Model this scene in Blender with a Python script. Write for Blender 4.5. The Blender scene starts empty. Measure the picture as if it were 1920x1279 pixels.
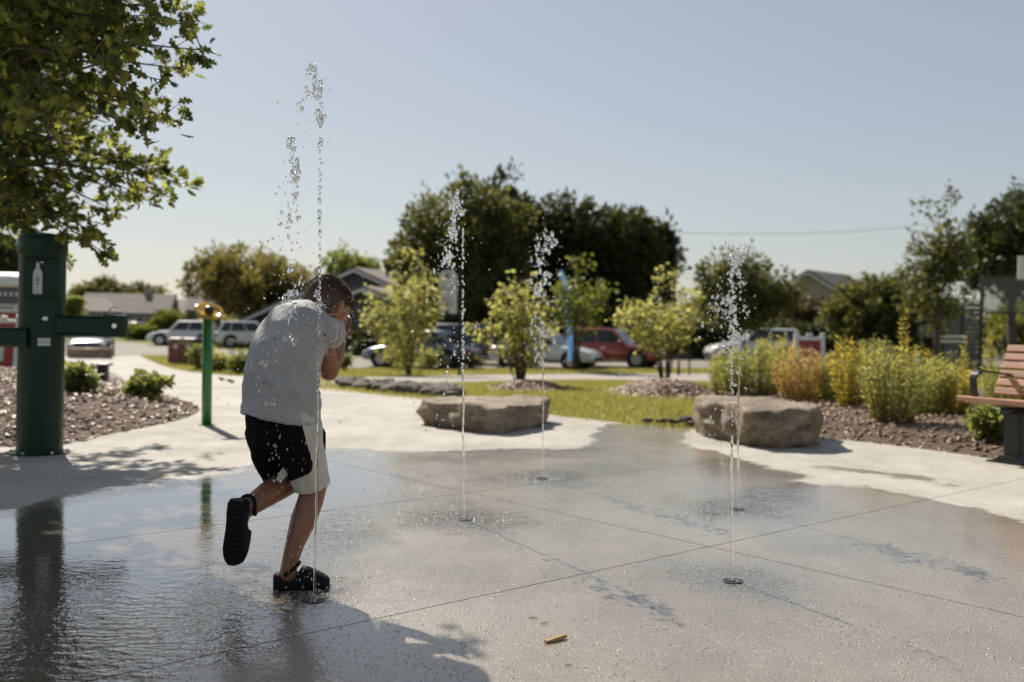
import bpy, bmesh, math, random
import numpy as np
from mathutils import Vector, Matrix, noise

scene = bpy.context.scene
COL = scene.collection
R = math.radians

# ------------------------------------------------------------------ camera
W_PX, H_PX = 1920.0, 1279.0
F_PX = W_PX * 35.0 / 36.0
CAM = Vector((0.0, 0.0, 1.0))
PITCH = math.atan((639.5 - 604.0) / F_PX)
ROLL = R(0.8)
_F = Vector((0, math.cos(PITCH), -math.sin(PITCH)))
_R0 = Vector((1, 0, 0))
_U0 = Vector((0, math.sin(PITCH), math.cos(PITCH)))
_U = math.cos(ROLL) * _U0 - math.sin(ROLL) * _R0
_R = math.cos(ROLL) * _R0 + math.sin(ROLL) * _U0
cam_data = bpy.data.cameras.new('camera')
cam_data.lens = 35.0
cam_data.sensor_width = 36.0
cam_data.clip_start = 0.05
cam_data.clip_end = 3000.0
cam_data.dof.use_dof = True
cam_data.dof.focus_distance = 3.65
cam_data.dof.aperture_fstop = 2.2
cam = bpy.data.objects.new('camera', cam_data)
COL.objects.link(cam)
M = Matrix.Identity(4)
for i in range(3):
    M[i][0] = _R[i]; M[i][1] = _U[i]; M[i][2] = -_F[i]; M[i][3] = CAM[i]
cam.matrix_world = M
scene.camera = cam

# ------------------------------------------------------------------ sky, sun, exposure
SUN_AZ = R(28.0)      # left of the viewing direction
SUN_EL = R(42.0)
SUN_DIR = Vector((-math.sin(SUN_AZ) * math.cos(SUN_EL), math.cos(SUN_AZ) * math.cos(SUN_EL), math.sin(SUN_EL)))
world = bpy.data.worlds.new('World')
scene.world = world
world.use_nodes = True
wn = world.node_tree.nodes
wl = world.node_tree.links
wn.clear()
sky = wn.new('ShaderNodeTexSky')
sky.sky_type = 'NISHITA'
sky.sun_disc = False
sky.sun_elevation = SUN_EL
sky.sun_rotation = -SUN_AZ
sky.altitude = 60.0
sky.air_density = 1.0
sky.dust_density = 0.7
sky.ozone_density = 1.0
bg = wn.new('ShaderNodeBackground')
bg.inputs['Strength'].default_value = 0.135
wo = wn.new('ShaderNodeOutputWorld')
hs_ = wn.new('ShaderNodeHueSaturation'); hs_.inputs['Saturation'].default_value = 0.9
gm_ = wn.new('ShaderNodeGamma'); gm_.inputs['Gamma'].default_value = 0.56
wl.new(sky.outputs[0], hs_.inputs['Color'])
wl.new(hs_.outputs[0], gm_.inputs['Color'])
wl.new(gm_.outputs[0], bg.inputs['Color'])
wl.new(bg.outputs[0], wo.inputs['Surface'])

sun_data = bpy.data.lights.new('sun', 'SUN')
sun_data.energy = 5.0
sun_data.angle = R(0.53)
sun_data.color = (1.0, 0.93, 0.82)
sun = bpy.data.objects.new('sun', sun_data)
COL.objects.link(sun)
sun.location = (0, 0, 40)
sun.rotation_mode = 'QUATERNION'
sun.rotation_quaternion = SUN_DIR.to_track_quat('Z', 'Y')

scene.view_settings.view_transform = 'Standard'
scene.view_settings.look = 'None'
scene.view_settings.exposure = 0.55
scene.view_settings.gamma = 1.0
scene.view_settings.use_curve_mapping = False
scene.cycles.use_denoising = True
scene.cycles.max_bounces = 10
scene.cycles.transmission_bounces = 8
scene.cycles.transparent_max_bounces = 12
scene.cycles.sample_clamp_indirect = 6.0
scene.cycles.sample_clamp_direct = 0.0
scene.cycles.caustics_reflective = False
scene.cycles.caustics_refractive = False

# ------------------------------------------------------------------ geometry helpers
def gz(y):
    t = min(1.0, max(0.0, (y - 11.0) / 27.0))
    return -0.85 * t * t * (3 - 2 * t)

def ray(px, py):
    return (_F + _R * ((px - W_PX / 2) / F_PX) + _U * ((H_PX / 2 - py) / F_PX))

def at(px, py, depth):
    """point on the view ray of a photo position at the distance `depth` north of the camera"""
    d = ray(px, py)
    return CAM + d * (depth / d.y)

def gp(px, py, h=0.0):
    """where the view ray of a photo position meets the terrain (+h)"""
    d = ray(px, py)
    lo, hi = 0.5, 900.0
    f = lambda y: (CAM.z + d.z * (y / d.y)) - (gz(y) + h)
    if f(hi) > 0:
        return CAM + d * (hi / d.y)
    for _ in range(60):
        m = (lo + hi) / 2
        if f(m) > 0: lo = m
        else: hi = m
    return CAM + d * (lo / d.y)

def on_ground(px, depth):
    d = ray(px, 604)
    x = d.x / d.y * depth
    return Vector((x, depth, gz(depth)))

def setp(o, label=None, cat=None, group=None, kind=None):
    if label: o['label'] = label
    if cat: o['category'] = cat
    if group: o['group'] = group
    if kind: o['kind'] = kind
    return o

def thing(name, label, cat, loc=(0, 0, 0), rz=0.0, group=None):
    o = bpy.data.objects.new(name, None)
    o.empty_display_size = 0.1
    COL.objects.link(o)
    o.location = loc
    o.rotation_euler = (0, 0, rz)
    return setp(o, label, cat, group)

def link_mesh(name, me, mats=None, parent=None, smooth=False):
    o = bpy.data.objects.new(name, me)
    COL.objects.link(o)
    if mats is not None and len(me.materials) == 0:
        for m in (mats if isinstance(mats, (list, tuple)) else [mats]):
            me.materials.append(m)
    if smooth:
        me.polygons.foreach_set('use_smooth', np.ones(len(me.polygons), dtype=bool))
    if parent is not None:
        o.parent = parent
    return o

def np_mesh(name, V, Fc):
    """V (n,3), Fc (m,k) -> mesh"""
    V = np.asarray(V, dtype=np.float32); Fc = np.asarray(Fc, dtype=np.int32)
    me = bpy.data.meshes.new(name)
    k = Fc.shape[1]
    me.vertices.add(len(V)); me.vertices.foreach_set('co', V.ravel())
    me.loops.add(Fc.size); me.loops.foreach_set('vertex_index', Fc.ravel())
    me.polygons.add(len(Fc))
    me.polygons.foreach_set('loop_start', np.arange(0, Fc.size, k, dtype=np.int32))
    me.update(calc_edges=True)
    me.validate()
    return me

class MB:
    """collects shapes; build() makes ONE mesh object of them"""
    def __init__(self):
        self.v = []; self.f = []; self.mi = []
        self.m = 0
    def add(self, verts, faces):
        b = len(self.v)
        self.v += [tuple(p) for p in verts]
        for f in faces:
            self.f.append([i + b for i in f]); self.mi.append(self.m)
        return self
    def box(self, c, s, rot=None):
        cx, cy, cz = c; sx, sy, sz = (q / 2 for q in s)
        P = [Vector((x * sx, y * sy, z * sz)) for x in (-1, 1) for y in (-1, 1) for z in (-1, 1)]
        if rot is not None: P = [rot @ p for p in P]
        P = [(p.x + cx, p.y + cy, p.z + cz) for p in P]
        return self.add(P, [(0, 1, 3, 2), (4, 6, 7, 5), (0, 4, 5, 1), (2, 3, 7, 6), (0, 2, 6, 4), (1, 5, 7, 3)])
    def ring_loft(self, rings, cap0=True, cap1=True, closed=True):
        n = len(rings[0]); V = []; Fc = []
        for r in rings: V += list(r)
        for i in range(len(rings) - 1):
            for j in range(n if closed else n - 1):
                a = i * n + j; b = i * n + (j + 1) % n
                Fc.append((a, b, b + n, a + n))
        if cap0: Fc.append(tuple(reversed(range(n))))
        if cap1: Fc.append(tuple(range((len(rings) - 1) * n, len(rings) * n)))
        return self.add(V, Fc)
    def tube(self, pts, rad, n=8, cap=True):
        pts = [Vector(p) for p in pts]
        if not isinstance(rad, (list, tuple)): rad = [rad] * len(pts)
        rings = []; up = None
        for i, p in enumerate(pts):
            t = (pts[min(i + 1, len(pts) - 1)] - pts[max(i - 1, 0)])
            if t.length < 1e-9: t = Vector((0, 0, 1))
            t.normalize()
            if up is None:
                up = Vector((0, 0, 1)) if abs(t.z) < 0.9 else Vector((1, 0, 0))
            u = (up - t * up.dot(t))
            if u.length < 1e-6: u = t.orthogonal()
            u.normalize(); w = t.cross(u); up = u
            rings.append([p + (u * math.cos(2 * math.pi * k / n) + w * math.sin(2 * math.pi * k / n)) * rad[i] for k in range(n)])
        return self.ring_loft(rings, cap, cap)
    def cyl(self, p0, p1, r0, r1=None, n=16):
        return self.tube([p0, p1], [r0, r1 if r1 is not None else r0], n)
    def lathe(self, prof, n=24, c=(0, 0, 0)):
        rings = [[(c[0] + r * math.cos(2 * math.pi * k / n), c[1] + r * math.sin(2 * math.pi * k / n), c[2] + z) for k in range(n)] for r, z in prof]
        return self.ring_loft(rings)
    def prism(self, poly, axis_o, u, v, w):
        """polygon in (u,v) plane at axis_o, extruded by w"""
        o = Vector(axis_o); u = Vector(u); v = Vector(v); w = Vector(w)
        a = [o + u * x + v * y for x, y in poly]
        return self.ring_loft([a, [p + w for p in a]])
    def ball(self, c, r, n=10, m=7, sc=(1, 1, 1), rot=None):
        rings = []
        for i in range(1, m):
            ph = math.pi * i / m
            ring = []
            for k in range(n):
                a = 2 * math.pi * k / n
                p = Vector((math.sin(ph) * math.cos(a) * sc[0], math.sin(ph) * math.sin(a) * sc[1], -math.cos(ph) * sc[2])) * r
                if rot is not None: p = rot @ p
                ring.append(p + Vector(c))
            rings.append(ring)
        return self.ring_loft(rings)
    def quad(self, a, b, c, d):
        return self.add([a, b, c, d], [(0, 1, 2, 3)])
    def build(self, name, mats, parent=None, smooth=False, off=None, bevel=0.0, fixn=True):
        me = bpy.data.meshes.new(name)
        V = self.v
        if off is not None: V = [(p[0] - off[0], p[1] - off[1], p[2] - off[2]) for p in V]
        me.from_pydata(V, [], self.f)
        for m in (mats if isinstance(mats, (list, tuple)) else [mats]): me.materials.append(m)
        if any(self.mi): me.polygons.foreach_set('material_index', self.mi)
        if fixn:
            bm = bmesh.new(); bm.from_mesh(me)
            bmesh.ops.recalc_face_normals(bm, faces=bm.faces)
            bm.to_mesh(me); bm.free()
        me.update()
        o = link_mesh(name, me, None, parent, smooth)
        if bevel > 0:
            b = o.modifiers.new('bevel', 'BEVEL'); b.width = bevel; b.segments = 2; b.limit_method = 'ANGLE'; b.angle_limit = R(35)
            b.harden_normals = False
        return o

def auto_smooth(o, ang=40):
    me = o.data
    me.polygons.foreach_set('use_smooth', np.ones(len(me.polygons), dtype=bool))
    try: me.set_sharp_from_angle(angle=R(ang))
    except Exception: pass

def copy_tree(o, parent=None):
    c = o.copy(); COL.objects.link(c); c.parent = parent
    for ch in list(o.children): copy_tree(ch, c)
    return c

def remeshed(name, mb, mats, parent, off, voxel, smooth_it=4, fac=0.5, post=None):
    """closed overlapping pieces -> one continuous surface"""
    o = mb.build(name + '_src', mats[0] if isinstance(mats, (list, tuple)) else mats)
    r = o.modifiers.new('r', 'REMESH'); r.mode = 'VOXEL'; r.voxel_size = voxel
    s = o.modifiers.new('s', 'SMOOTH'); s.iterations = smooth_it; s.factor = fac
    dg = bpy.context.evaluated_depsgraph_get()
    ev = o.evaluated_get(dg)
    me = bpy.data.meshes.new_from_object(ev)
    me.name = name
    src = o.data
    bpy.data.objects.remove(o); bpy.data.meshes.remove(src)
    n = len(me.vertices)
    co = np.empty(n * 3, dtype=np.float32); me.vertices.foreach_get('co', co); co = co.reshape(-1, 3)
    nn = np.empty(n * 3, dtype=np.float32); me.vertices.foreach_get('normal', nn); nn = nn.reshape(-1, 3)
    if post is not None: co = post(co, nn)
    co2 = co - np.array(off, dtype=np.float32)
    me.vertices.foreach_set('co', co2.astype(np.float32).ravel())
    me.materials.clear()
    for m in (mats if isinstance(mats, (list, tuple)) else [mats]): me.materials.append(m)
    me.update()
    ob = link_mesh(name, me, None, parent, True)
    return ob, co

# ------------------------------------------------------------------ materials
MATS = {}
def _base(name):
    m = bpy.data.materials.new(name); m.use_nodes = True
    nt = m.node_tree
    return m, nt, nt.nodes['Principled BSDF'], nt.nodes['Material Output']

def N(nt, typ, **kw):
    n = nt.nodes.new(typ)
    for k, v in kw.items(): setattr(n, k, v)
    return n

def noise_node(nt, scale, detail=4, rough=0.55, coord='Object', dim=None, stretch=None):
    tc = N(nt, 'ShaderNodeTexCoord')
    n = N(nt, 'ShaderNodeTexNoise')
    n.inputs['Scale'].default_value = scale; n.inputs['Detail'].default_value = detail; n.inputs['Roughness'].default_value = rough
    if stretch:
        mp = N(nt, 'ShaderNodeMapping'); mp.inputs['Scale'].default_value = stretch
        nt.links.new(tc.outputs[coord], mp.inputs[0]); nt.links.new(mp.outputs[0], n.inputs['Vector'])
    else:
        nt.links.new(tc.outputs[coord], n.inputs['Vector'])
    return n

def ramp(nt, src, stops):
    r = N(nt, 'ShaderNodeValToRGB')
    el = r.color_ramp.elements
    while len(el) < len(stops): el.new(0.5)
    for e, (p, c) in zip(el, stops):
        e.position = p; e.color = (c[0], c[1], c[2], 1) if not isinstance(c, (int, float)) else (c, c, c, 1)
    nt.links.new(src, r.inputs[0])
    return r

def bump(nt, src, b, strength=0.3, dist=0.01, chain=None):
    n = N(nt, 'ShaderNodeBump'); n.inputs['Strength'].default_value = strength; n.inputs['Distance'].default_value = dist
    nt.links.new(src, n.inputs['Height'])
    if chain is not None: nt.links.new(chain.outputs[0], n.inputs['Normal'])
    if b is not None: nt.links.new(n.outputs[0], b.inputs['Normal'])
    return n

def mat(name, c, rough=0.6, metal=0.0, var=0.12, scale=6.0, bmp=0.0, bscale=40.0, coat=0.0, stretch=None, spec=0.5):
    if name in MATS: return MATS[name]
    m, nt, b, o = _base(name)
    n = noise_node(nt, scale, 5, 0.6, stretch=stretch)
    lo = [max(0, x * (1 - var)) for x in c]; hi = [min(1, x * (1 + var)) for x in c]
    r = ramp(nt, n.outputs[0], [(0.3, lo), (0.7, hi)])
    nt.links.new(r.outputs[0], b.inputs['Base Color'])
    b.inputs['Roughness'].default_value = rough; b.inputs['Metallic'].default_value = metal
    b.inputs['Specular IOR Level'].default_value = spec
    if coat: b.inputs['Coat Weight'].default_value = coat; b.inputs['Coat Roughness'].default_value = 0.15
    if bmp:
        n2 = noise_node(nt, bscale, 5, 0.6, stretch=stretch)
        bump(nt, n2.outputs[0], b, bmp, 0.01)
    MATS[name] = m
    return m

def leafmat(name, c1, c2, c3=None, trans=0.5, rough=0.5, tcol=2.0, tb=0.8):
    if name in MATS: return MATS[name]
    m, nt, b, o = _base(name)
    g = N(nt, 'ShaderNodeNewGeometry')
    stops = [(0.0, c1), (0.6, c2), (1.0, c3 or c2)]
    r = ramp(nt, g.outputs['Random Per Island'], stops)
    nt.links.new(r.outputs[0], b.inputs['Base Color'])
    b.inputs['Roughness'].default_value = rough
    b.inputs['Specular IOR Level'].default_value = 0.35
    t = N(nt, 'ShaderNodeBsdfTranslucent')
    mm = N(nt, 'ShaderNodeMix', data_type='RGBA', blend_type='MULTIPLY')
    mm.inputs[0].default_value = 1.0
    nt.links.new(r.outputs[0], mm.inputs[6]); mm.inputs[7].default_value = (tcol * 1.08, tcol * 1.05, tcol * tb, 1)
    nt.links.new(mm.outputs[2], t.inputs[0])
    mx = N(nt, 'ShaderNodeMixShader'); mx.inputs[0].default_value = trans
    nt.links.new(b.outputs[0], mx.inputs[1]); nt.links.new(t.outputs[0], mx.inputs[2])
    nt.links.new(mx.outputs[0], o.inputs['Surface'])
    MATS[name] = m
    return m

def glassmat(name, c=(1, 1, 1), ior=1.33, rough=0.0):
    if name in MATS: return MATS[name]
    m, nt, b, o = _base(name)
    b.inputs['Base Color'].default_value = (*c, 1)
    b.inputs['Transmission Weight'].default_value = 1.0
    b.inputs['IOR'].default_value = ior
    b.inputs['Roughness'].default_value = rough
    MATS[name] = m
    return m

def grass_material():
    m, nt, b, o = _base('lawn_grass')
    n1 = noise_node(nt, 0.35, 4, 0.6); n2 = noise_node(nt, 9.0, 6, 0.7)
    r1 = ramp(nt, n1.outputs[0], [(0.3, (0.215, 0.20, 0.045)), (0.55, (0.165, 0.165, 0.038)), (0.75, (0.25, 0.215, 0.075))])
    r2 = ramp(nt, n2.outputs[0], [(0.3, 0.55), (0.7, 1.25)])
    mm = N(nt, 'ShaderNodeMix', data_type='RGBA', blend_type='MULTIPLY'); mm.inputs[0].default_value = 1
    nt.links.new(r1.outputs[0], mm.inputs[6]); nt.links.new(r2.outputs[0], mm.inputs[7])
    nt.links.new(mm.outputs[2], b.inputs['Base Color'])
    b.inputs['Roughness'].default_value = 0.9; b.inputs['Specular IOR Level'].default_value = 0.1
    bump(nt, noise_node(nt, 30, 6, 0.75).outputs[0], b, 0.8, 0.03)
    return m

def concrete_material():
    """dry concrete -> damp -> standing film, driven by the wet outline stored on the slab vertices"""
    m, nt, b, o = _base('splash_pad_concrete')
    L = nt.links.new
    def attr(nm):
        a = N(nt, 'ShaderNodeAttribute'); a.attribute_name = nm; return a.outputs['Fac']
    def math_(op, a, c, clamp=False):
        n = N(nt, 'ShaderNodeMath', operation=op); n.use_clamp = clamp
        for i, x in enumerate((a, c)):
            if isinstance(x, (int, float)): n.inputs[i].default_value = x
            else: L(x, n.inputs[i])
        return n.outputs[0]
    def mapr(x, a0, a1, b0=0.0, b1=1.0):
        n = N(nt, 'ShaderNodeMapRange'); n.interpolation_type = 'SMOOTHSTEP'
        n.inputs['From Min'].default_value = a0; n.inputs['From Max'].default_value = a1
        n.inputs['To Min'].default_value = b0; n.inputs['To Max'].default_value = b1
        L(x, n.inputs['Value']); return n.outputs[0]
    nb = noise_node(nt, 2.2, 6, 0.62)      # wet edge break-up
    ne = noise_node(nt, 9.0, 5, 0.6)
    wetsd = math_('ADD', attr('wet'), math_('MULTIPLY', math_('SUBTRACT', nb.outputs[0], 0.5), 0.55))
    wetsd = math_('ADD', wetsd, math_('MULTIPLY', math_('SUBTRACT', ne.outputs[0], 0.5), 0.16))
    wet = mapr(wetsd, -0.02, 0.05)
    film = math_('ADD', attr('film'), math_('MULTIPLY', math_('SUBTRACT', nb.outputs[0], 0.5), 0.9))
    film = mapr(film, -0.12, 0.28)
    film = math_('MULTIPLY', film, wet)
    # aggregate and trowel marks; the bright specks also paint sun glints into the colour
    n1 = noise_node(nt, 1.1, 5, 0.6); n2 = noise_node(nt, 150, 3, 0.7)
    n3 = noise_node(nt, 5.0, 6, 0.65, stretch=(1.0, 0.25, 1))
    c1 = ramp(nt, n1.outputs[0], [(0.3, (0.345, 0.315, 0.275)), (0.7, (0.425, 0.395, 0.355))])
    c3 = ramp(nt, n3.outputs[0], [(0.3, 0.86), (0.65, 1.06)])
    c2 = ramp(nt, n2.outputs[0], [(0.30, 0.74), (0.48, 0.98), (0.62, 1.05), (0.70, 1.55)])  # brightest stop: aggregate specks doubling as painted glints of wet grains
    mA = N(nt, 'ShaderNodeMix', data_type='RGBA', blend_type='MULTIPLY'); mA.inputs[0].default_value = 1
    L(c1.outputs[0], mA.inputs[6]); L(c3.outputs[0], mA.inputs[7])
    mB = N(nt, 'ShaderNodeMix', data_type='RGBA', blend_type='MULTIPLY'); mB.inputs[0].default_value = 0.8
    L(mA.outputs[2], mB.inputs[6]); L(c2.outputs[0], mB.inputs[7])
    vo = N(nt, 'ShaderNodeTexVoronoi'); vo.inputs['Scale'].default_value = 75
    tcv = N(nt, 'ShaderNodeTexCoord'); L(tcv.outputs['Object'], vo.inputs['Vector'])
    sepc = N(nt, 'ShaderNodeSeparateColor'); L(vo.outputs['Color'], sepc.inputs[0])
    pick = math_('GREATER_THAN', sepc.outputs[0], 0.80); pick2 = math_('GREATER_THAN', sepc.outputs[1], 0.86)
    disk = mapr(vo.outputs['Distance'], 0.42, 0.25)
    lt = N(nt, 'ShaderNodeMix', data_type='RGBA', blend_type='MIX'); L(math_('MULTIPLY', math_('MULTIPLY', pick, disk), 0.55), lt.inputs[0]); L(mB.outputs[2], lt.inputs[6]); lt.inputs[7].default_value = (0.80, 0.77, 0.70, 1)  # pale aggregate spots, lightened to stand in for glints on wet grain tops
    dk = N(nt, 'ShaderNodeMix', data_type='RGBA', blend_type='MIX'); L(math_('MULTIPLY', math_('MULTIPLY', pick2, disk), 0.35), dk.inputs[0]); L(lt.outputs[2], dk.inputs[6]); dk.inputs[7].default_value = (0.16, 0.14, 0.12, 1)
    # drying marks and stains
    stn = noise_node(nt, 0.55, 7, 0.7); st_r = ramp(nt, stn.outputs[0], [(0.36, 0.82), (0.5, 1.0), (0.66, 1.06)])
    mS = N(nt, 'ShaderNodeMix', data_type='RGBA', blend_type='MULTIPLY'); mS.inputs[0].default_value = 1
    L(dk.outputs[2], mS.inputs[6]); L(st_r.outputs[0], mS.inputs[7])
    mB = mS
    wetc = N(nt, 'ShaderNodeMix', data_type='RGBA', blend_type='MULTIPLY')
    L(wet, wetc.inputs[0]); L(mB.outputs[2], wetc.inputs[6]); wetc.inputs[7].default_value = (0.68, 0.62, 0.53, 1)
    filmc = N(nt, 'ShaderNodeMix', data_type='RGBA', blend_type='MULTIPLY')
    L(film, filmc.inputs[0]); L(wetc.outputs[2], filmc.inputs[6]); filmc.inputs[7].default_value = (0.55, 0.54, 0.53, 1)
    L(filmc.outputs[2], b.inputs['Base Color'])
    # roughness
    nr = noise_node(nt, 1.7, 5, 0.6)
    rw = mapr(nr.outputs[0], 0.35, 0.65, 0.34, 0.22)
    mr = N(nt, 'ShaderNodeMix', data_type='FLOAT'); L(wet, mr.inputs[0]); mr.inputs[2].default_value = 0.85; L(rw, mr.inputs[3])
    mf = N(nt, 'ShaderNodeMix', data_type='FLOAT'); L(film, mf.inputs[0]); L(mr.outputs[0], mf.inputs[2]); mf.inputs[3].default_value = 0.045
    L(mf.outputs[0], b.inputs['Roughness'])
    b.inputs['IOR'].default_value = 1.4
    # relief: broom texture where no water stands, ripples where it does
    fine = noise_node(nt, 120, 1.0, 0.5); mid = noise_node(nt, 60, 4, 0.65)
    flat = math_('SUBTRACT', 1.0, math_('MULTIPLY', film, 0.95))
    s1 = math_('MULTIPLY', fine.outputs[0], flat)
    s2 = math_('MULTIPLY', mid.outputs[0], flat)
    b1 = bump(nt, s1, None, 0.55, 0.005)
    b2 = bump(nt, s2, None, 0.08, 0.006, b1)
    rip = noise_node(nt, 16, 3, 0.5, stretch=(0.8, 1.3, 1)); rip2 = noise_node(nt, 45, 2, 0.5)
    ripa = math_('MULTIPLY', math_('ADD', rip.outputs[0], math_('MULTIPLY', rip2.outputs[0], 0.4)), math_('MULTIPLY', film, attr('ripple')))
    b3 = bump(nt, ripa, None, 0.5, 0.014, b2)
    L(b3.outputs[0], b.inputs['Normal'])
    # the water film lies over the grain as a smoother second surface
    L(wet, b.inputs['Coat Weight']); b.inputs['Coat IOR'].default_value = 1.36
    cw = mapr(nr.outputs[0], 0.38, 0.62, 0.17, 0.09)
    mcr = N(nt, 'ShaderNodeMix', data_type='FLOAT'); L(film, mcr.inputs[0]); L(cw, mcr.inputs[2]); mcr.inputs[3].default_value = 0.04
    L(mcr.outputs[0], b.inputs['Coat Roughness'])
    swl = noise_node(nt, 26, 3, 0.55)
    c1_ = bump(nt, s1, None, 0.10, 0.004); c2_ = bump(nt, math_('MULTIPLY', swl.outputs[0], flat), None, 0.10, 0.010, c1_)
    c3_ = bump(nt, ripa, None, 0.5, 0.014, c2_)
    L(c3_.outputs[0], b.inputs['Coat Normal'])
    return m

def shirt_material():
    m, nt, b, o = _base('grey_heather_jersey')
    L = nt.links.new
    n = noise_node(nt, 90, 3, 0.7, stretch=(1, 1, 6)); n1 = noise_node(nt, 5, 4, 0.6)
    r = ramp(nt, n.outputs[0], [(0.3, (0.24, 0.24, 0.245)), (0.72, (0.51, 0.505, 0.50))])
    r2 = ramp(nt, n1.outputs[0], [(0.35, 0.86), (0.65, 1.05)])
    mm = N(nt, 'ShaderNodeMix', data_type='RGBA', blend_type='MULTIPLY'); mm.inputs[0].default_value = 1
    L(r.outputs[0], mm.inputs[6]); L(r2.outputs[0], mm.inputs[7])
    # scattered dark wet spots
    v = N(nt, 'ShaderNodeTexVoronoi'); v.inputs['Scale'].default_value = 22
    tc = N(nt, 'ShaderNodeTexCoord'); L(tc.outputs['Object'], v.inputs['Vector'])
    sp = ramp(nt, v.outputs['Distance'], [(0.10, 0.0), (0.17, 1.0)])
    nm = noise_node(nt, 7, 2, 0.5)
    gate = ramp(nt, nm.outputs[0], [(0.56, 1.0), (0.62, 0.0)])
    mx = N(nt, 'ShaderNodeMath', operation='MAXIMUM'); L(sp.outputs[0], mx.inputs[0]); L(gate.outputs[0], mx.inputs[1])
    m3 = N(nt, 'ShaderNodeMix', data_type='RGBA', blend_type='MIX')
    L(mx.outputs[0], m3.inputs[0]); m3.inputs[6].default_value = (0.10, 0.10, 0.105, 1); L(mm.outputs[2], m3.inputs[7])
    L(m3.outputs[2], b.inputs['Base Color'])
    b.inputs['Roughness'].default_value = 0.85
    b.inputs['Sheen Weight'].default_value = 0.25
    bump(nt, noise_node(nt, 380, 2, 0.6).outputs[0], b, 0.25, 0.002)
    return m

def skin_material():
    m, nt, b, o = _base('tanned_wet_skin')
    n = noise_node(nt, 14, 5, 0.6)
    r = ramp(nt, n.outputs[0], [(0.3, (0.21, 0.088, 0.045)), (0.7, (0.30, 0.132, 0.072))])
    nt.links.new(r.outputs[0], b.inputs['Base Color'])
    b.inputs['Roughness'].default_value = 0.33
    b.inputs['Subsurface Weight'].default_value = 0.12
    b.inputs['Subsurface Radius'].default_value = (0.012, 0.005, 0.003)
    bump(nt, noise_node(nt, 160, 4, 0.6).outputs[0], b, 0.12, 0.003)
    return m

def rock_material(name, c1, c2, c3, sc=3.0):
    m, nt, b, o = _base(name)
    n1 = noise_node(nt, sc, 6, 0.65, stretch=(1, 1, 2.6)); n2 = noise_node(nt, sc * 9, 6, 0.7)
    r1 = ramp(nt, n1.outputs[0], [(0.28, c1), (0.5, c2), (0.75, c3)])
    r2 = ramp(nt, n2.outputs[0], [(0.3, 0.6), (0.6, 1.1)])
    mm = N(nt, 'ShaderNodeMix', data_type='RGBA', blend_type='MULTIPLY'); mm.inputs[0].default_value = 1
    nt.links.new(r1.outputs[0], mm.inputs[6]); nt.links.new(r2.outputs[0], mm.inputs[7])
    # strata and fracture lines, bent by noise
    tc = N(nt, 'ShaderNodeTexCoord'); nd = noise_node(nt, sc * .8, 4, 0.6)
    va = N(nt, 'ShaderNodeVectorMath', operation='MULTIPLY_ADD'); va.inputs[1].default_value = (.35, .35, .25)
    nt.links.new(nd.outputs['Color'], va.inputs[0]); nt.links.new(tc.outputs['Object'], va.inputs[2])
    mp = N(nt, 'ShaderNodeMapping'); mp.inputs['Scale'].default_value = (1, 1, 4.5); nt.links.new(va.outputs[0], mp.inputs[0])
    vc = N(nt, 'ShaderNodeTexVoronoi'); vc.feature = 'DISTANCE_TO_EDGE'; vc.inputs['Scale'].default_value = sc * .6
    nt.links.new(mp.outputs[0], vc.inputs['Vector'])
    cr = ramp(nt, vc.outputs['Distance'], [(0.0, 0.62), (0.012, 0.92), (0.03, 1.0)])
    mc = N(nt, 'ShaderNodeMix', data_type='RGBA', blend_type='MULTIPLY'); mc.inputs[0].default_value = 1
    nt.links.new(mm.outputs[2], mc.inputs[6]); nt.links.new(cr.outputs[0], mc.inputs[7])
    nt.links.new(mc.outputs[2], b.inputs['Base Color'])
    b.inputs['Roughness'].default_value = 0.8
    b1 = bump(nt, n2.outputs[0], None, 0.9, 0.03)
    bump(nt, cr.outputs[0], b, 0.35, 0.03, b1)
    return m

def wood_material(name, c1, c2, stretch=(2, 30, 30), rough=0.55):
    m, nt, b, o = _base(name)
    n1 = noise_node(nt, 1.5, 6, 0.6, stretch=stretch)
    oi = N(nt, 'ShaderNodeObjectInfo')
    r1 = ramp(nt, n1.outputs[0], [(0.3, c1), (0.7, c2)])
    r2 = ramp(nt, oi.outputs['Random'], [(0.0, 0.82), (1.0, 1.12)])
    mm = N(nt, 'ShaderNodeMix', data_type='RGBA', blend_type='MULTIPLY'); mm.inputs[0].default_value = 1
    nt.links.new(r1.outputs[0], mm.inputs[6]); nt.links.new(r2.outputs[0], mm.inputs[7])
    nt.links.new(mm.outputs[2], b.inputs['Base Color'])
    b.inputs['Roughness'].default_value = rough
    bump(nt, n1.outputs[0], b, 0.15, 0.004)
    return m

def mesh_screen_material(name, c, alpha):
    m, nt, b, o = _base(name)
    b.inputs['Base Color'].default_value = (*c, 1); b.inputs['Alpha'].default_value = alpha
    b.inputs['Roughness'].default_value = 0.5
    n = noise_node(nt, 20, 2, 0.5)
    r = ramp(nt, n.outputs[0], [(0.3, [x * 0.85 for x in c]), (0.7, c)])
    nt.links.new(r.outputs[0], b.inputs['Base Color'])
    return m

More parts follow.
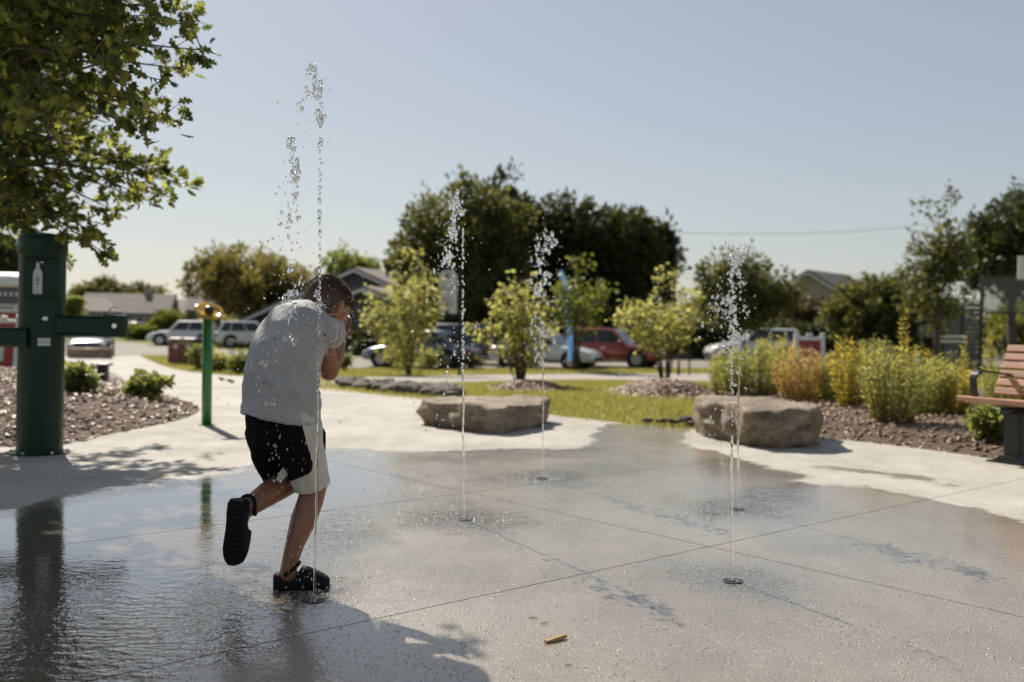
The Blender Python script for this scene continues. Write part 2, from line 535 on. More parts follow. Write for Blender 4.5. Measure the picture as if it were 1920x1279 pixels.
M_CONC = concrete_material()
M_GRASS = grass_material()
M_ASPH = mat('aged_asphalt', (0.20, 0.175, 0.145), 0.9, var=0.2, scale=0.5, bmp=0.5, bscale=60)
M_PATH = mat('path_asphalt', (0.30, 0.265, 0.23), 0.9, var=0.15, scale=0.7, bmp=0.4, bscale=60)
M_WALK = mat('pale_concrete', (0.56, 0.52, 0.46), 0.85, var=0.10, scale=1.2, bmp=0.3, bscale=90)
M_DARK = mat('joint_grout', (0.05, 0.045, 0.04), 0.9)
M_MULCH = mat('bark_mulch_bed', (0.085, 0.05, 0.03), 0.95, var=0.4, scale=14, bmp=0.9, bscale=50)
M_CHIP = leafmat('bark_chip', (0.085, 0.046, 0.026), (0.21, 0.125, 0.072), (0.42, 0.28, 0.18), trans=0.0)
M_WATER = glassmat('water', rough=0.09)
M_GREEN = mat('dark_green_powder_coat', (0.003, 0.026, 0.011), 0.38, var=0.08, scale=3, spec=0.3)
M_GREEN2 = mat('bright_green_powder_coat', (0.02, 0.17, 0.03), 0.32, var=0.08, scale=3, coat=0.3)
M_CHROME = mat('brushed_steel', (0.75, 0.74, 0.72), 0.22, 1.0, var=0.05)
M_WHITE = mat('white_plastic', (0.72, 0.71, 0.67), 0.5, var=0.05)
M_LABEL = mat('pale_decal', (0.62, 0.62, 0.58), 0.5, var=0.04)
M_INK = mat('dark_print', (0.03, 0.03, 0.03), 0.6, var=0.1)
M_BLACK = mat('black_steel', (0.014, 0.014, 0.015), 0.4, var=0.1)
M_RED = mat('red_print', (0.33, 0.035, 0.025), 0.5, var=0.08)
M_BARK = mat('bark', (0.085, 0.065, 0.05), 0.9, var=0.35, scale=10, bmp=0.8, bscale=30, stretch=(1, 1, 0.2))
M_RUBBER = mat('black_foam_clog', (0.005, 0.005, 0.006), 0.6, spec=0.2, var=0.15, bmp=0.15, bscale=120)
M_TYRE = mat('tyre_rubber', (0.012, 0.012, 0.012), 0.8)
M_RIM = mat('alloy_rim', (0.42, 0.42, 0.43), 0.3, 0.9, var=0.05)
M_GLASSD = mat('dark_car_glass', (0.012, 0.016, 0.02), 0.05, var=0.1, spec=0.6)
M_LAMP = mat('clear_lamp', (0.6, 0.6, 0.6), 0.08, var=0.05, coat=0.5)
M_TAIL = mat('red_lamp', (0.35, 0.01, 0.01), 0.12, var=0.05, coat=0.5)
# ------------------------------------------------------------------ ground sheets
def clip_half(poly, a, b, c):
    """keep a*x+b*y<=c"""
    out = []
    n = len(poly)
    for i in range(n):
        p, q = poly[i], poly[(i + 1) % n]
        dp = a * p[0] + b * p[1] - c; dq = a * q[0] + b * q[1] - c
        if dp <= 0: out.append(p)
        if (dp < 0 and dq > 0) or (dp > 0 and dq < 0):
            t = dp / (dp - dq)
            out.append((p[0] + (q[0] - p[0]) * t, p[1] + (q[1] - p[1]) * t))
    return out

YB = [-8, 0, 3, 6, 9, 11] + [11 + 1.5 * i for i in range(1, 19)] + [40, 50, 70, 100, 150, 250, 450, 900]

def cells(poly, xb, yb):
    res = []
    for j in range(len(yb) - 1):
        s = clip_half(clip_half(poly, 0, 1, yb[j + 1]), 0, -1, -yb[j])
        if len(s) < 3: continue
        if xb is None: res.append(s); continue
        mnx = min(p[0] for p in s); mxx = max(p[0] for p in s)
        for i in range(len(xb) - 1):
            if xb[i + 1] < mnx or xb[i] > mxx: continue
            c = clip_half(clip_half(s, 1, 0, xb[i + 1]), -1, 0, -xb[i])
            if len(c) >= 3: res.append(c)
    return res

def sheet(name, poly, dz, m, xb=None, yb=None, skirt=0.0, parent=None, height=None):
    yb = yb or YB
    vmap = {}; V = []; Fc = []
    def vid(p):
        k = (round(p[0], 4), round(p[1], 4))
        if k not in vmap:
            vmap[k] = len(V); V.append((p[0], p[1], gz(p[1]) + dz))
        return vmap[k]
    for c in cells(poly, xb, yb):
        ids = []
        for p in c:
            i = vid(p)
            if not ids or (ids[-1] != i and i != ids[0]): ids.append(i)
        if len(set(ids)) >= 3: Fc.append(ids)
    if skirt > 0:
        n = len(poly)
        for i in range(n):
            p, q = poly[i], poly[(i + 1) % n]
            L = math.hypot(q[0] - p[0], q[1] - p[1]); k = max(1, int(L / 0.7))
            for s in range(k):
                a = (p[0] + (q[0] - p[0]) * s / k, p[1] + (q[1] - p[1]) * s / k)
                b = (p[0] + (q[0] - p[0]) * (s + 1) / k, p[1] + (q[1] - p[1]) * (s + 1) / k)
                bi = len(V)
                V += [(a[0], a[1], gz(a[1]) + dz - 0.0005), (b[0], b[1], gz(b[1]) + dz - 0.0005), (b[0], b[1], gz(b[1]) + dz - skirt), (a[0], a[1], gz(a[1]) + dz - skirt)]
                Fc.append([bi, bi + 1, bi + 2, bi + 3])
    if height:
        hh = height(np.array([v[:2] for v in V]))
        V = [(v[0], v[1], v[2] + h) for v, h in zip(V, hh)]
    me = bpy.data.meshes.new(name)
    me.from_pydata(V, [], Fc)
    # all sheet faces look up
    bm = bmesh.new(); bm.from_mesh(me)
    for f in bm.faces:
        f.normal_update()
        if abs(f.normal.z) > 0.05 and f.normal.z < 0: f.normal_flip()
    bmesh.ops.triangulate(bm, faces=[f for f in bm.faces if len(f.verts) > 4])
    bm.to_mesh(me); bm.free(); me.update()
    return link_mesh(name, me, m, parent, False)

def curve_pts(pix, h=0.0, n=6):
    """smooth ground outline through photo positions"""
    P = [gp(*q, h) if not isinstance(q, Vector) else q for q in pix]
    out = []
    for i in range(len(P) - 1):
        p0 = P[max(i - 1, 0)]; p1 = P[i]; p2 = P[i + 1]; p3 = P[min(i + 2, len(P) - 1)]
        for k in range(n):
            t = k / n
            q = 0.5 * ((2 * p1) + (p2 - p0) * t + (2 * p0 - 5 * p1 + 4 * p2 - p3) * t * t + (3 * p1 - p0 - 3 * p2 + p3) * t ** 3)
            out.append((q.x, q.y))
    out.append((P[-1].x, P[-1].y))
    return out

setp(sheet('ground', [(-600, -8), (600, -8), (600, 900), (-600, 900)], -0.03, M_GRASS), kind='structure')

# far edge of the pad, from the left round behind the boulders to the bench
FAR = curve_pts([(300, 684), (460, 706), (620, 727), (850, 752), (1030, 777), (1210, 797), (1330, 806), (1550, 822), (1730, 842), (1900, 866)])
rt = [(7.5, 4.4), (9.0, 2.0), (9.0, -6.0), (-7.5, -6.0)]
LB = curve_pts([(-120, 838), (20, 838), (130, 828), (250, 806), (330, 789), (366, 776), (372, 765), (345, 751), (290, 735), (235, 716), (205, 700), (170, 690), (90, 688), (-60, 690)])
NL = FAR[0]
pad_poly = FAR + rt + [(-7.5, LB[0][1])] + LB
# the walkway left of the bed, up to the road
wl_pts = [(LB[-1][0] - 14, LB[-1][1])] + curve_pts([(-60, 672), (120, 668), (215, 667), (262, 667)], 0.0, 2)
pad_poly = pad_poly + wl_pts
jx, jy = gp(1330, 1025).x, gp(1330, 1025).y
jA2 = gp(1915, 886); jA1 = gp(470, 1184)
ua = Vector((jA2.x - jA1.x, jA2.y - jA1.y)).normalized()
jB = gp(1918, 1157)
vb = Vector((jB.x - jx, jB.y - jy)).normalized()
def split(polys, pt, d, gap=0.006):
    nx, ny = -d.y, d.x
    c = nx * pt[0] + ny * pt[1]
    out = []
    for P in polys:
        for s in (1, -1):
            q = clip_half(P, s * nx, s * ny, s * c - gap / 2)
            if len(q) >= 3: out.append(q)
    return out
slabs = split([pad_poly], (jx, jy), ua)
slabs = split(slabs, (jx, jy), vb)
pL = gp(160, 1016)
off_ = []
for P in slabs:      # an extra joint crosses only the left-hand field
    cx = sum(p[0] for p in P) / len(P)
    mn = min(p[0] for p in P)
    inside = (-ua.y * (P[0][0] - jx) + ua.x * (P[0][1] - jy))
    if any(abs(p[0] + 2) < 6 for p in P) and all((-ua.y * (p[0] - jx) + ua.x * (p[1] - jy)) > -0.05 for p in P) and mn < -4:
        off_ += split([P], (pL.x, pL.y), ua)
    else:
        off_.append(P)
slabs = off_
WET = curve_pts([(-220, 975), (0, 955), (150, 925), (300, 900), (430, 880), (520, 853), (600, 838), (700, 842), (800, 846), (900, 842), (1000, 842), (1090, 836), (1112, 815), (1130, 797), (1200, 792), (1292, 797), (1283, 830), (1330, 846), (1400, 862), (1460, 880), (1520, 893), (1490, 906), (1580, 908), (1680, 918), (1760, 940), (1850, 957), (1930, 985), (2100, 1040)], 0, 3)
WET = WET + [(4.5, -4), (-6, -4), (-6, WET[0][1] + 0.3)]
FILM = curve_pts([(-150, 990), (0, 965), (200, 925), (430, 890), (600, 850), (700, 855), (760, 890), (730, 950), (720, 1010), (680, 1060), (650, 1120), (560, 1180), (500, 1230), (380, 1300), (300, 1400)], 0, 3) + [(-6, 1.8), (-6, 4.2)]
FILM2 = curve_pts([(1320, 905), (1480, 900), (1570, 912), (1560, 950), (1440, 975), (1330, 950), (1320, 905)], 0, 3)
STREAK = curve_pts([(1515, 872), (1600, 878), (1700, 889), (1800, 908), (1790, 913), (1690, 896), (1600, 885), (1520, 879), (1515, 872)], 0, 2)
def sdist(P, poly):
    A = np.array(poly); B = np.roll(A, -1, axis=0)
    d = np.full(len(P), 1e9); ins = np.zeros(len(P), dtype=bool)
    for a, b in zip(A, B):
        ab = b - a; L2 = ab @ ab + 1e-12
        t = np.clip(((P - a) @ ab) / L2, 0, 1)
        d = np.minimum(d, np.hypot(*(P - a - t[:, None] * ab).T))
        c = ((a[1] > P[:, 1]) != (b[1] > P[:, 1])) & (P[:, 0] < (b[0] - a[0]) * (P[:, 1] - a[1]) / (b[1] - a[1] + 1e-12) + a[0])
        ins ^= c
    return np.where(ins, d, -d)
base = sheet('splash_pad', pad_poly, -0.014, M_DARK)
setp(base, 'pale concrete splash pad with sawn joints and a wet middle', kind='structure')
yb_f = sorted(set([-6 + 0.5 * i for i in range(13)] + [0.5 * i for i in range(0, 4)] + [2 + 0.11 * i for i in range(0, 82)] + YB[6:]))
xb_f = [-40, -20, -12, -9] + [-7.5 + 0.5 * i for i in range(0, 7)] + [-4 + 0.11 * i for i in range(0, 78)] + [5 + 0.5 * i for i in range(0, 10)] + [30]
xb_f = sorted(set(xb_f))
SPOTS = [gp(588, 1125), gp(870, 974), gp(1017, 897), gp(1383, 955), gp(1373, 1090)]
for P in slabs:
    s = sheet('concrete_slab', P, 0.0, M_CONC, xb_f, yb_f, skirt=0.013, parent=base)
    me = s.data
    co = np.empty(len(me.vertices) * 3, dtype=np.float32); me.vertices.foreach_get('co', co); co = co.reshape(-1, 3)[:, :2].astype(float)
    w = sdist(co, WET); w2 = sdist(co, STREAK)
    w = np.where(w2 > -0.25, np.maximum(w, w2 - 0.0), w)
    fl = np.maximum(sdist(co, FILM), sdist(co, FILM2) - 0.1)
    for sp in SPOTS[1:]:
        fl = np.maximum(fl, .30 - np.hypot((co[:, 0] - sp.x) * .8, (co[:, 1] - sp.y) * .8))
    rp = np.full(len(co), 0.09)
    sp = gp(420, 1210); rp += 0.9 * np.exp(-((co[:, 0] - sp.x) ** 2 + (co[:, 1] - sp.y) ** 2) / 0.35)
    sp = gp(690, 1000); rp += 0.8 * np.exp(-((co[:, 0] - sp.x) ** 2 + (co[:, 1] - sp.y) ** 2) / 0.25)
    for sp in SPOTS:
        rp += 1.1 * np.exp(-((co[:, 0] - sp.x) ** 2 + (co[:, 1] - sp.y) ** 2) / 0.30)
    for nm, arr in (('wet', np.clip(w, -3, 3)), ('film', np.clip(fl, -3, 3)), ('ripple', rp)):
        a = me.attributes.new(nm, 'FLOAT', 'POINT'); a.data.foreach_set('value', arr.astype(np.float32))

# proud grains of the washed aggregate, wet and catching the low light
rng = np.random.default_rng(31)
M_GRIT = mat('wet_aggregate_grain', (0.34, 0.31, 0.26), 0.22, var=0.4, scale=300)
_q = []
while sum(len(x) for x in _q) < 24000:
    n_ = 20000
    yy = 2.25 + 6.2 * rng.random(n_) ** 1.9; xx = rng.uniform(-0.56, 0.56, n_) * yy
    q = np.column_stack([xx, yy])
    dens = np.array([noise.noise(Vector((x * .8, y * .8, 3.3))) for x, y in q]) * .9 + .55
    ok = (sdist(q, WET) > .05) & (sdist(q, FILM) < .25) & (rng.random(n_) < dens)
    _q.append(q[ok])
q = np.vstack(_q)[:24000]
for sp in SPOTS[1:]:
    k = 500; q = np.vstack([q, np.column_stack([sp.x + rng.normal(0, .22, k), sp.y + rng.normal(0, .22, k)])])
n_ = len(q); rr = .0011 + .0026 * rng.random(n_) ** 2.5; hh = rr * rng.uniform(.45, .9, n_)
T = np.array([(0, 0, 1)] + [(.6 * math.cos(t), .6 * math.sin(t), .75) for t in np.arange(5) * 1.2566] + [(math.cos(t), math.sin(t), -.1) for t in np.arange(5) * 1.2566])
Fg = np.array([(0, 1 + k, 1 + (k + 1) % 5) for k in range(5)] + [(1 + k, 6 + k, 6 + (k + 1) % 5) for k in range(5)] + [(1 + k, 6 + (k + 1) % 5, 1 + (k + 1) % 5) for k in range(5)])
el = rng.uniform(.7, 1.5, n_)
Vg = T[None] * np.stack([rr * el, rr, hh], 1)[:, None] + np.column_stack([q, np.zeros(n_)])[:, None]
gr_ = link_mesh('grit', np_mesh('grit', Vg.reshape(-1, 3), (np.arange(n_)[:, None, None] * 11 + Fg[None]).reshape(-1, 3)), M_GRIT, base, True)
gr_['kind'] = 'stuff'

# path, road and car park
def strip(name, near, far, dz, m, skirt=0.0):
    P = curve_pts(near, 0, 3) + list(reversed(curve_pts(far, 0, 3)))
    o = sheet(name, P, dz, m, skirt=skirt)
    return setp(o, kind='structure')
strip('footpath', [(440, 722), (620, 722), (850, 717), (1100, 712), (1330, 716), (1480, 723)], [(440, 708), (620, 707), (850, 703), (1100, 700), (1330, 700), (1480, 702)], -0.012, M_PATH)
# the footpath's near ends are covered by the pad on the left and by planting on the right
road_near = curve_pts([(-500, 671), (120, 671), (262, 666.5), (330, 666), (420, 668), (560, 682), (660, 689), (900, 690), (1340, 690), (1500, 688)], 0, 2)
road_far = curve_pts([(-500, 641), (150, 640), (215, 640), (300, 646), (420, 655), (560, 666), (640, 669), (900, 668), (1340, 668), (1500, 668)], 0, 2)
setp(sheet('road', road_near + [(45, 52), (45, 75)] + list(reversed(road_far)), -0.016, M_ASPH), kind='structure')
sheet('car_park', [(road_far[-1][0], road_far[-1][1] + 0.02), (-9, road_far[-1][1] + 0.02), (-9, 52.6), (44, 52.6)], -0.0165, M_ASPH)
bpy.data.objects['car_park']['kind'] = 'structure'

# planting beds -------------------------------------------------------------
def bed(name, label, outline, dz, hmax, edge, chips, seed, size=0.05, yb=None, xs=0.3):
    P = outline
    def height(q):
        t = np.clip(sdist(q, P) / edge, 0, 1); t = t * t * (3 - 2 * t)
        nz = np.array([noise.noise(Vector((x * 2.1, y * 2.1, seed))) for x, y in q])
        return hmax * t + 0.03 * t * nz
    xs_ = [p[0] for p in P]; ys_ = [p[1] for p in P]
    xb = list(np.arange(min(xs_) - 0.01, max(xs_) + xs, xs)); yb = list(np.arange(min(ys_) - 0.01, max(ys_) + xs, xs))
    o = sheet(name, P, dz, M_MULCH, xb, yb, height=height)
    o['kind'] = 'structure'
    if label: o['label'] = label
    rng = np.random.default_rng(seed)
    V = []; Fc = []
    n = 0
    A = np.array(P)
    while n < chips:
        q = np.column_stack([rng.uniform(min(xs_), max(xs_), 4000), rng.uniform(min(ys_), max(ys_), 4000)])
        d = sdist(q, P); q = q[d > -0.02]
        hq = height(q[:chips - n])
        for (x, y), hz in zip(q[:chips - n], hq):
            z = gz(y) + dz + hz
            L = size * rng.uniform(0.4, 1.5); w = L * rng.uniform(0.25, 0.55); th = L * 0.12
            a = rng.uniform(0, 2 * math.pi); tx = rng.normal(0, 0.35); ty = rng.normal(0, 0.35)
            e1 = np.array([math.cos(a), math.sin(a), tx]); e2 = np.array([-math.sin(a), math.cos(a), ty]); e3 = np.array([-tx * math.cos(a) + ty * math.sin(a), -tx * math.sin(a) - ty * math.cos(a), 1.0])
            c = np.array([x, y, z + L * 0.12])
            b0 = len(V)
            for sx, sy, sz in ((-1, -.7, -1), (1, -1, -1), (.8, 1, -1), (-1, .9, -1), (-1, -.7, 1), (1, -1, 1), (.8, 1, 1), (-1, .9, 1)):
                V.append(c + e1 * sx * L / 2 + e2 * sy * w / 2 + e3 * sz * th / 2)
            Fc += [(b0 + 4, b0 + 5, b0 + 6, b0 + 7), (b0, b0 + 1, b0 + 5, b0 + 4), (b0 + 1, b0 + 2, b0 + 6, b0 + 5), (b0 + 2, b0 + 3, b0 + 7, b0 + 6), (b0 + 3, b0, b0 + 4, b0 + 7)]
        n += min(len(q), chips - n)
    ch = link_mesh('bark_chips', np_mesh('bark_chips', np.array(V), np.array(Fc)), M_CHIP, o)
    ch['kind'] = 'stuff'
    return o, height
LBI = [(p[0], p[1]) for p in LB] + [(LB[-1][0] - 0.5, LB[-1][1] - 1.5), (LB[0][0] - 0.3, LB[0][1] + 0.5)]
bed_l, hL = bed('planting_bed', 'bark mulch bed curving behind the green drinking fountain', LBI, -0.006, 0.16, 1.2, 18000, 3, 0.05, xs=0.25)
RBo = curve_pts([(1320, 800), (1420, 806), (1550, 822), (1730, 842), (1900, 866), (2050, 890)]) + curve_pts([(2050, 745), (1850, 735), (1600, 722), (1420, 718), (1335, 742), (1310, 775)])
bed_r, hR = bed('planting_bed', 'bark mulch bed of yellow-green plants running behind the bench', RBo, -0.02, 0.10, 0.8, 14000, 5, 0.05, xs=0.25)
def mound(px, py, rx, ry, h, label, seed, chips):
    c = gp(px, py)
    P = [(c.x + rx * math.cos(a) * (1 + 0.1 * math.sin(3 * a + seed)), c.y + ry * math.sin(a) * (1 + 0.1 * math.cos(2 * a + seed))) for a in np.linspace(0, 2 * math.pi, 28, endpoint=False)]
    return bed('mulch_mound', label, P, -0.024, h, min(rx, ry) * 0.9, chips * 3, seed, 0.06, xs=0.2)[0], c
mound(1246, 737, 0.95, 1.6, 0.20, 'round bark mulch mound under the right-hand yellow-green shrub', 7, 1500)
mound(988, 728, 0.75, 1.1, 0.13, 'small bark mulch mound under the middle yellow-green shrub', 8, 900)

# grass blades on the near lawn
rng = np.random.default_rng(11)
LAWN = curve_pts([(560, 728), (850, 757), (1030, 782), (1210, 802), (1310, 810)], 0, 3) + list(reversed(curve_pts([(560, 724), (700, 720), (850, 718), (1100, 713), (1330, 716)], 0, 3)))
LAWN2 = curve_pts([(640, 706), (900, 702), (1100, 699), (1330, 699)], 0, 2) + list(reversed(curve_pts([(640, 690.5), (900, 691), (1100, 691), (1330, 691)], 0, 2)))
LAWN3 = curve_pts([(262, 668), (300, 682), (460, 704), (560, 716), (620, 722)], 0, 2) + list(reversed(curve_pts([(262, 666), (330, 668), (420, 670), (560, 684), (640, 692)], 0, 2)))
def blades(poly, n, h, w, seed):
    rng = np.random.default_rng(seed)
    A = np.array(poly)
    out = []
    while sum(len(o) for o in out) < n:
        q = np.column_stack([rng.uniform(A[:, 0].min(), A[:, 0].max(), n), rng.uniform(A[:, 1].min(), A[:, 1].max(), n)])
        out.append(q[sdist(q, poly) > 0])
    q = np.vstack(out)[:n]
    z = np.array([gz(y) for y in q[:, 1]]) - 0.032
    a = rng.uniform(0, 2 * math.pi, n); hh = h * rng.uniform(0.5, 1.4, n); ww = w * rng.uniform(0.6, 1.3, n)
    lean = rng.normal(0, 0.45, (n, 2)) * hh[:, None]
    V = np.zeros((n, 3, 3)); 
    V[:, 0] = np.column_stack([q[:, 0] - ww * np.cos(a), q[:, 1] - ww * np.sin(a), z]); V[:, 1] = np.column_stack([q[:, 0] + ww * np.cos(a), q[:, 1] + ww * np.sin(a), z])
    V[:, 2] = np.column_stack([q[:, 0] + lean[:, 0], q[:, 1] + lean[:, 1], z + hh])
    return V.reshape(-1, 3)
V = np.vstack([blades(LAWN, 90000, 0.06, 0.006, 1), blades(LAWN2, 25000, 0.08, 0.014, 2), blades(LAWN3, 16000, 0.08, 0.014, 4)])
M_BLADE = leafmat('grass_blade', (0.14, 0.145, 0.035), (0.235, 0.225, 0.06), (0.34, 0.29, 0.12), trans=0.4)
go = link_mesh('grass', np_mesh('grass', V, np.arange(len(V)).reshape(-1, 3)), M_BLADE)
setp(go, 'short mown yellow-green lawn grass between the pad and the car park', 'grass', kind='stuff')

# stones --------------------------------------------------------------------
def stone_mesh(name, seed, sx=1.0, sy=0.8, sz=0.6, n=5, amp=0.22, p=3.0):
    rng = random.Random(seed); o3 = Vector((rng.uniform(0, 50), rng.uniform(0, 50), rng.uniform(0, 50)))
    bm = bmesh.new()
    bmesh.ops.create_cube(bm, size=2.0)
    bmesh.ops.subdivide_edges(bm, edges=bm.edges[:], cuts=n, use_grid_fill=True)
    for v in bm.verts:
        c = v.co
        l = (abs(c.x) ** p + abs(c.y) ** p + abs(c.z) ** p) ** (1 / p)
        d = c / l
        k = 1 + amp * noise.noise(d * 1.3 + o3) + amp * 0.5 * noise.noise(d * 3.1 + o3) + amp * 0.22 * noise.noise(d * 7 + o3)
        v.co = Vector((d.x * sx * k, d.y * sy * k, d.z * sz * k)) * 0.5
    me = bpy.data.meshes.new(name); bm.to_mesh(me); bm.free()
    me.polygons.foreach_set('use_smooth', np.ones(len(me.polygons), dtype=bool))
    return me
M_STONE = rock_material('grey_river_stone', (0.055, 0.043, 0.032), (0.15, 0.12, 0.088), (0.28, 0.235, 0.18), 6)
M_BOULD = rock_material('layered_sandstone', (0.11, 0.08, 0.05), (0.28, 0.215, 0.145), (0.50, 0.42, 0.32), 3.2)
stones = [stone_mesh('stone', s) for s in range(6)]
for me in stones: me.materials.append(M_STONE)
swale = thing('dry_creek_bed', 'strip of dark grey stones along the drainage ditch behind the boy', 'stones', gp(740, 735))
rs = random.Random(4)
c0 = swale.location.copy()
for i in range(120):
    t = rs.random()
    px = 640 + 212 * t
    lo, hi = 726 + 20 * t, 717 + 10 * t
    py = hi + (lo - hi) * rs.random()
    p = gp(px, py)
    o = bpy.data.objects.new('stone', rs.choice(stones)); COL.objects.link(o); o.parent = swale
    s = rs.uniform(0.14, 0.34)
    o.location = p - c0 + Vector((0, 0, 0.03)); o.scale = (s, s * rs.uniform(.7, 1), s * rs.uniform(.6, .9)); o.rotation_euler = (rs.uniform(-.3, .3), rs.uniform(-.3, .3), rs.uniform(0, 6.3))
edge_labels = ['rounded edging stone lying by the lawn corner, left of the right boulder']
for i, (px, py, s) in enumerate([(1215, 793, .11), (1236, 794, .10), (1252, 795, .13), (1270, 795, .10), (1288, 793, .17), (1300, 800, .12)]):
    p = gp(px, py)
    o = bpy.data.objects.new('edging_stone', stones[i]); COL.objects.link(o)
    o.location = p + Vector((0, 0.03, s * 0.22)); o.scale = (s, s * .8, s * .7); o.rotation_euler = (0, 0, i * 1.3)
    setp(o, ['leftmost small edging stone at the lawn corner', 'second small edging stone from the left at the lawn corner', 'third edging stone from the left at the lawn corner, before the small one', 'small edging stone left of the largest one at the lawn corner', 'largest edging stone at the lawn corner, beside the tall boulder', 'rightmost edging stone, tucked against the tall boulder'][i], 'stone', 'edging stones at the lawn corner')

def boulder(name, label, poly, h, seed, top_amp=0.03, base_z=0.0, tilt=0.0):
    """footprint (ground points) -> layered block with an uneven flat top"""
    c = Vector((sum(p[0] for p in poly) / len(poly), sum(p[1] for p in poly) / len(poly), base_z))
    P = []
    m = len(poly)
    for i in range(m):      # resample the outline
        a, b = poly[i], poly[(i + 1) % m]
        k = max(2, int(math.hypot(b[0] - a[0], b[1] - a[1]) / 0.03))
        for s in range(k): P.append(Vector((a[0] + (b[0] - a[0]) * s / k - c.x, a[1] + (b[1] - a[1]) * s / k - c.y, 0)))
    for _ in range(2): P = [(P[i - 1] + P[i] * 2 + P[(i + 1) % len(P)]) / 4 for i in range(len(P))]
    mb = MB(); rings = []
    so = Vector((seed * 7.1, seed * 3.3, seed))
    prof = [(0.93, 0.0), (0.97, 0.12), (0.99, 0.28), (0.985, 0.42), (1.0, 0.55), (1.005, 0.7), (1.0, 0.82), (0.995, 0.9), (0.98, 0.96), (0.955, 0.99), (0.88, 1.0), (0.75, 1.02), (0.55, 1.03), (0.3, 1.04), (0.1, 1.04)]
    for s, z in prof:
        ring = []
        for p in P:
            q = p * s; q.z = z * h * (1 + tilt * p.x)
            d = p.normalized()
            st = 0.022 * noise.noise(Vector((q.x * 2, q.y * 2, q.z * 22)) + so) if z < 0.95 else 0
            vd = noise.voronoi(Vector((q.x * 3.2, q.y * 3.2, q.z * 5)) + so)[0]
            rad = 0.10 * ((vd[1] - vd[0]) - .35) * (1 if z > .05 else .3) + 0.03 * noise.noise(q * 4 + so) + 0.05 * noise.noise(q * 2 + so) + st + 0.02 * noise.noise(q * 12 + so)
            if z < 0.97: q = q + d * rad
            else:
                q = q + d * rad * s * (1 if s > .8 else .3)
            if z > 0.85: q.z += .05 * (noise.voronoi(Vector((q.x * 2.6, q.y * 2.6, 3)) + so)[0][0] - .3) * min(1, (z - .85) / .12) + top_amp * noise.noise(Vector((q.x * 3, q.y * 3, 1)) + so) + 0.012 * noise.noise(Vector((q.x * 14, q.y * 14, 1)) + so)
            ring.append(q)
        rings.append(ring)
    mb.ring_loft(rings)
    o = mb.build(name, M_BOULD, None, False)
    o.location = c
    auto_smooth(o, 50)
    return setp(o, label, 'boulder', 'sandstone boulders on the pad')
def fp(*px): return [(gp(*q).x, gp(*q).y) for q in px]
a = fp((790, 795), (800, 800), (880, 811), (940, 815), (1000, 806), (1020, 800))
bk = [(a[5][0] + 0.06, a[5][1] + 0.55), (a[5][0] - 0.3, a[5][1] + 0.95), (a[0][0] + 0.25, a[0][1] + 0.62), (a[0][0] + 0.02, a[0][1] + 0.25)]
boulder('boulder', 'flat-topped brown sandstone boulder behind the second water jet', a + bk, 0.225, 1, 0.02)
a = fp((1310, 818), (1345, 826), (1400, 839), (1470, 843), (1543, 838), (1546, 830))
bk = [(a[5][0] + 0.1, a[5][1] + 0.5), (a[5][0] - 0.3, a[5][1] + 0.8), (a[0][0] + 0.3, a[0][1] + 0.7), (a[0][0] + 0.02, a[0][1] + 0.35)]
boulder('boulder', 'tall grooved grey-brown sandstone boulder at the edge of the plant bed', a + bk, 0.315, 2, 0.03, 0.0, -0.10)
cb = gp(165, 672)
a = [(cb.x - 0.95, cb.y), (cb.x - 0.3, cb.y - 0.1), (cb.x + 0.7, cb.y), (cb.x + 0.95, cb.y + 0.2), (cb.x + 0.8, cb.y + 0.8), (cb.x - 0.9, cb.y + 0.8)]
boulder('boulder', 'long tan boulder in front of the parked dark car by the road', a, 0.42, 3, 0.02, cb.z)
# ------------------------------------------------------------------ foliage
LEAF_T = {
    'diamond': (np.array([(0, 0, 0), (.45, .27, .05), (1, 0, -.04), (.45, -.27, .05)]), np.array([(0, 1, 2), (0, 2, 3)])),
    'narrow': (np.array([(0, 0, 0), (.45, .11, .02), (1, 0, -.06), (.45, -.11, .02)]), np.array([(0, 1, 2), (0, 2, 3)])),
    'oval': (np.array([(0, 0, 0), (.25, .26, .05), (.65, .28, .04), (1, 0, -.06), (.65, -.28, .04), (.25, -.26, .05)]), np.array([(0, 1, 2), (0, 2, 3), (0, 3, 4), (0, 4, 5)])),
    'oak': (np.array([(0, 0, 0), (.5, 0, -.03), (1, 0, -.1),
                      (.22, .10, .02), (.34, .30, .04), (.47, .13, .02), (.62, .34, .03), (.72, .13, 0), (.86, .20, -.03),
                      (.22, -.10, .02), (.34, -.30, .04), (.47, -.13, .02), (.62, -.34, .03), (.72, -.13, 0), (.86, -.20, -.03)]),
            np.array([(0, 1, 3), (3, 1, 4), (4, 1, 5), (5, 1, 6), (6, 1, 7), (7, 1, 2), (7, 2, 8), (0, 9, 1), (9, 10, 1), (10, 11, 1), (11, 12, 1), (12, 13, 1), (13, 2, 1), (13, 14, 2)])),
}
def frames(rng, n, axis=None, up_bias=0.0, ax_jit=0.6):
    a = rng.normal(size=(n, 3))
    if axis is not None: a = axis + a * ax_jit
    a /= np.linalg.norm(a, axis=1)[:, None] + 1e-9
    b = rng.normal(size=(n, 3)); b[:, 2] += up_bias
    w = b - (b * a).sum(1)[:, None] * a
    w /= np.linalg.norm(w, axis=1)[:, None] + 1e-9
    v = np.cross(w, a)
    return a, v, w
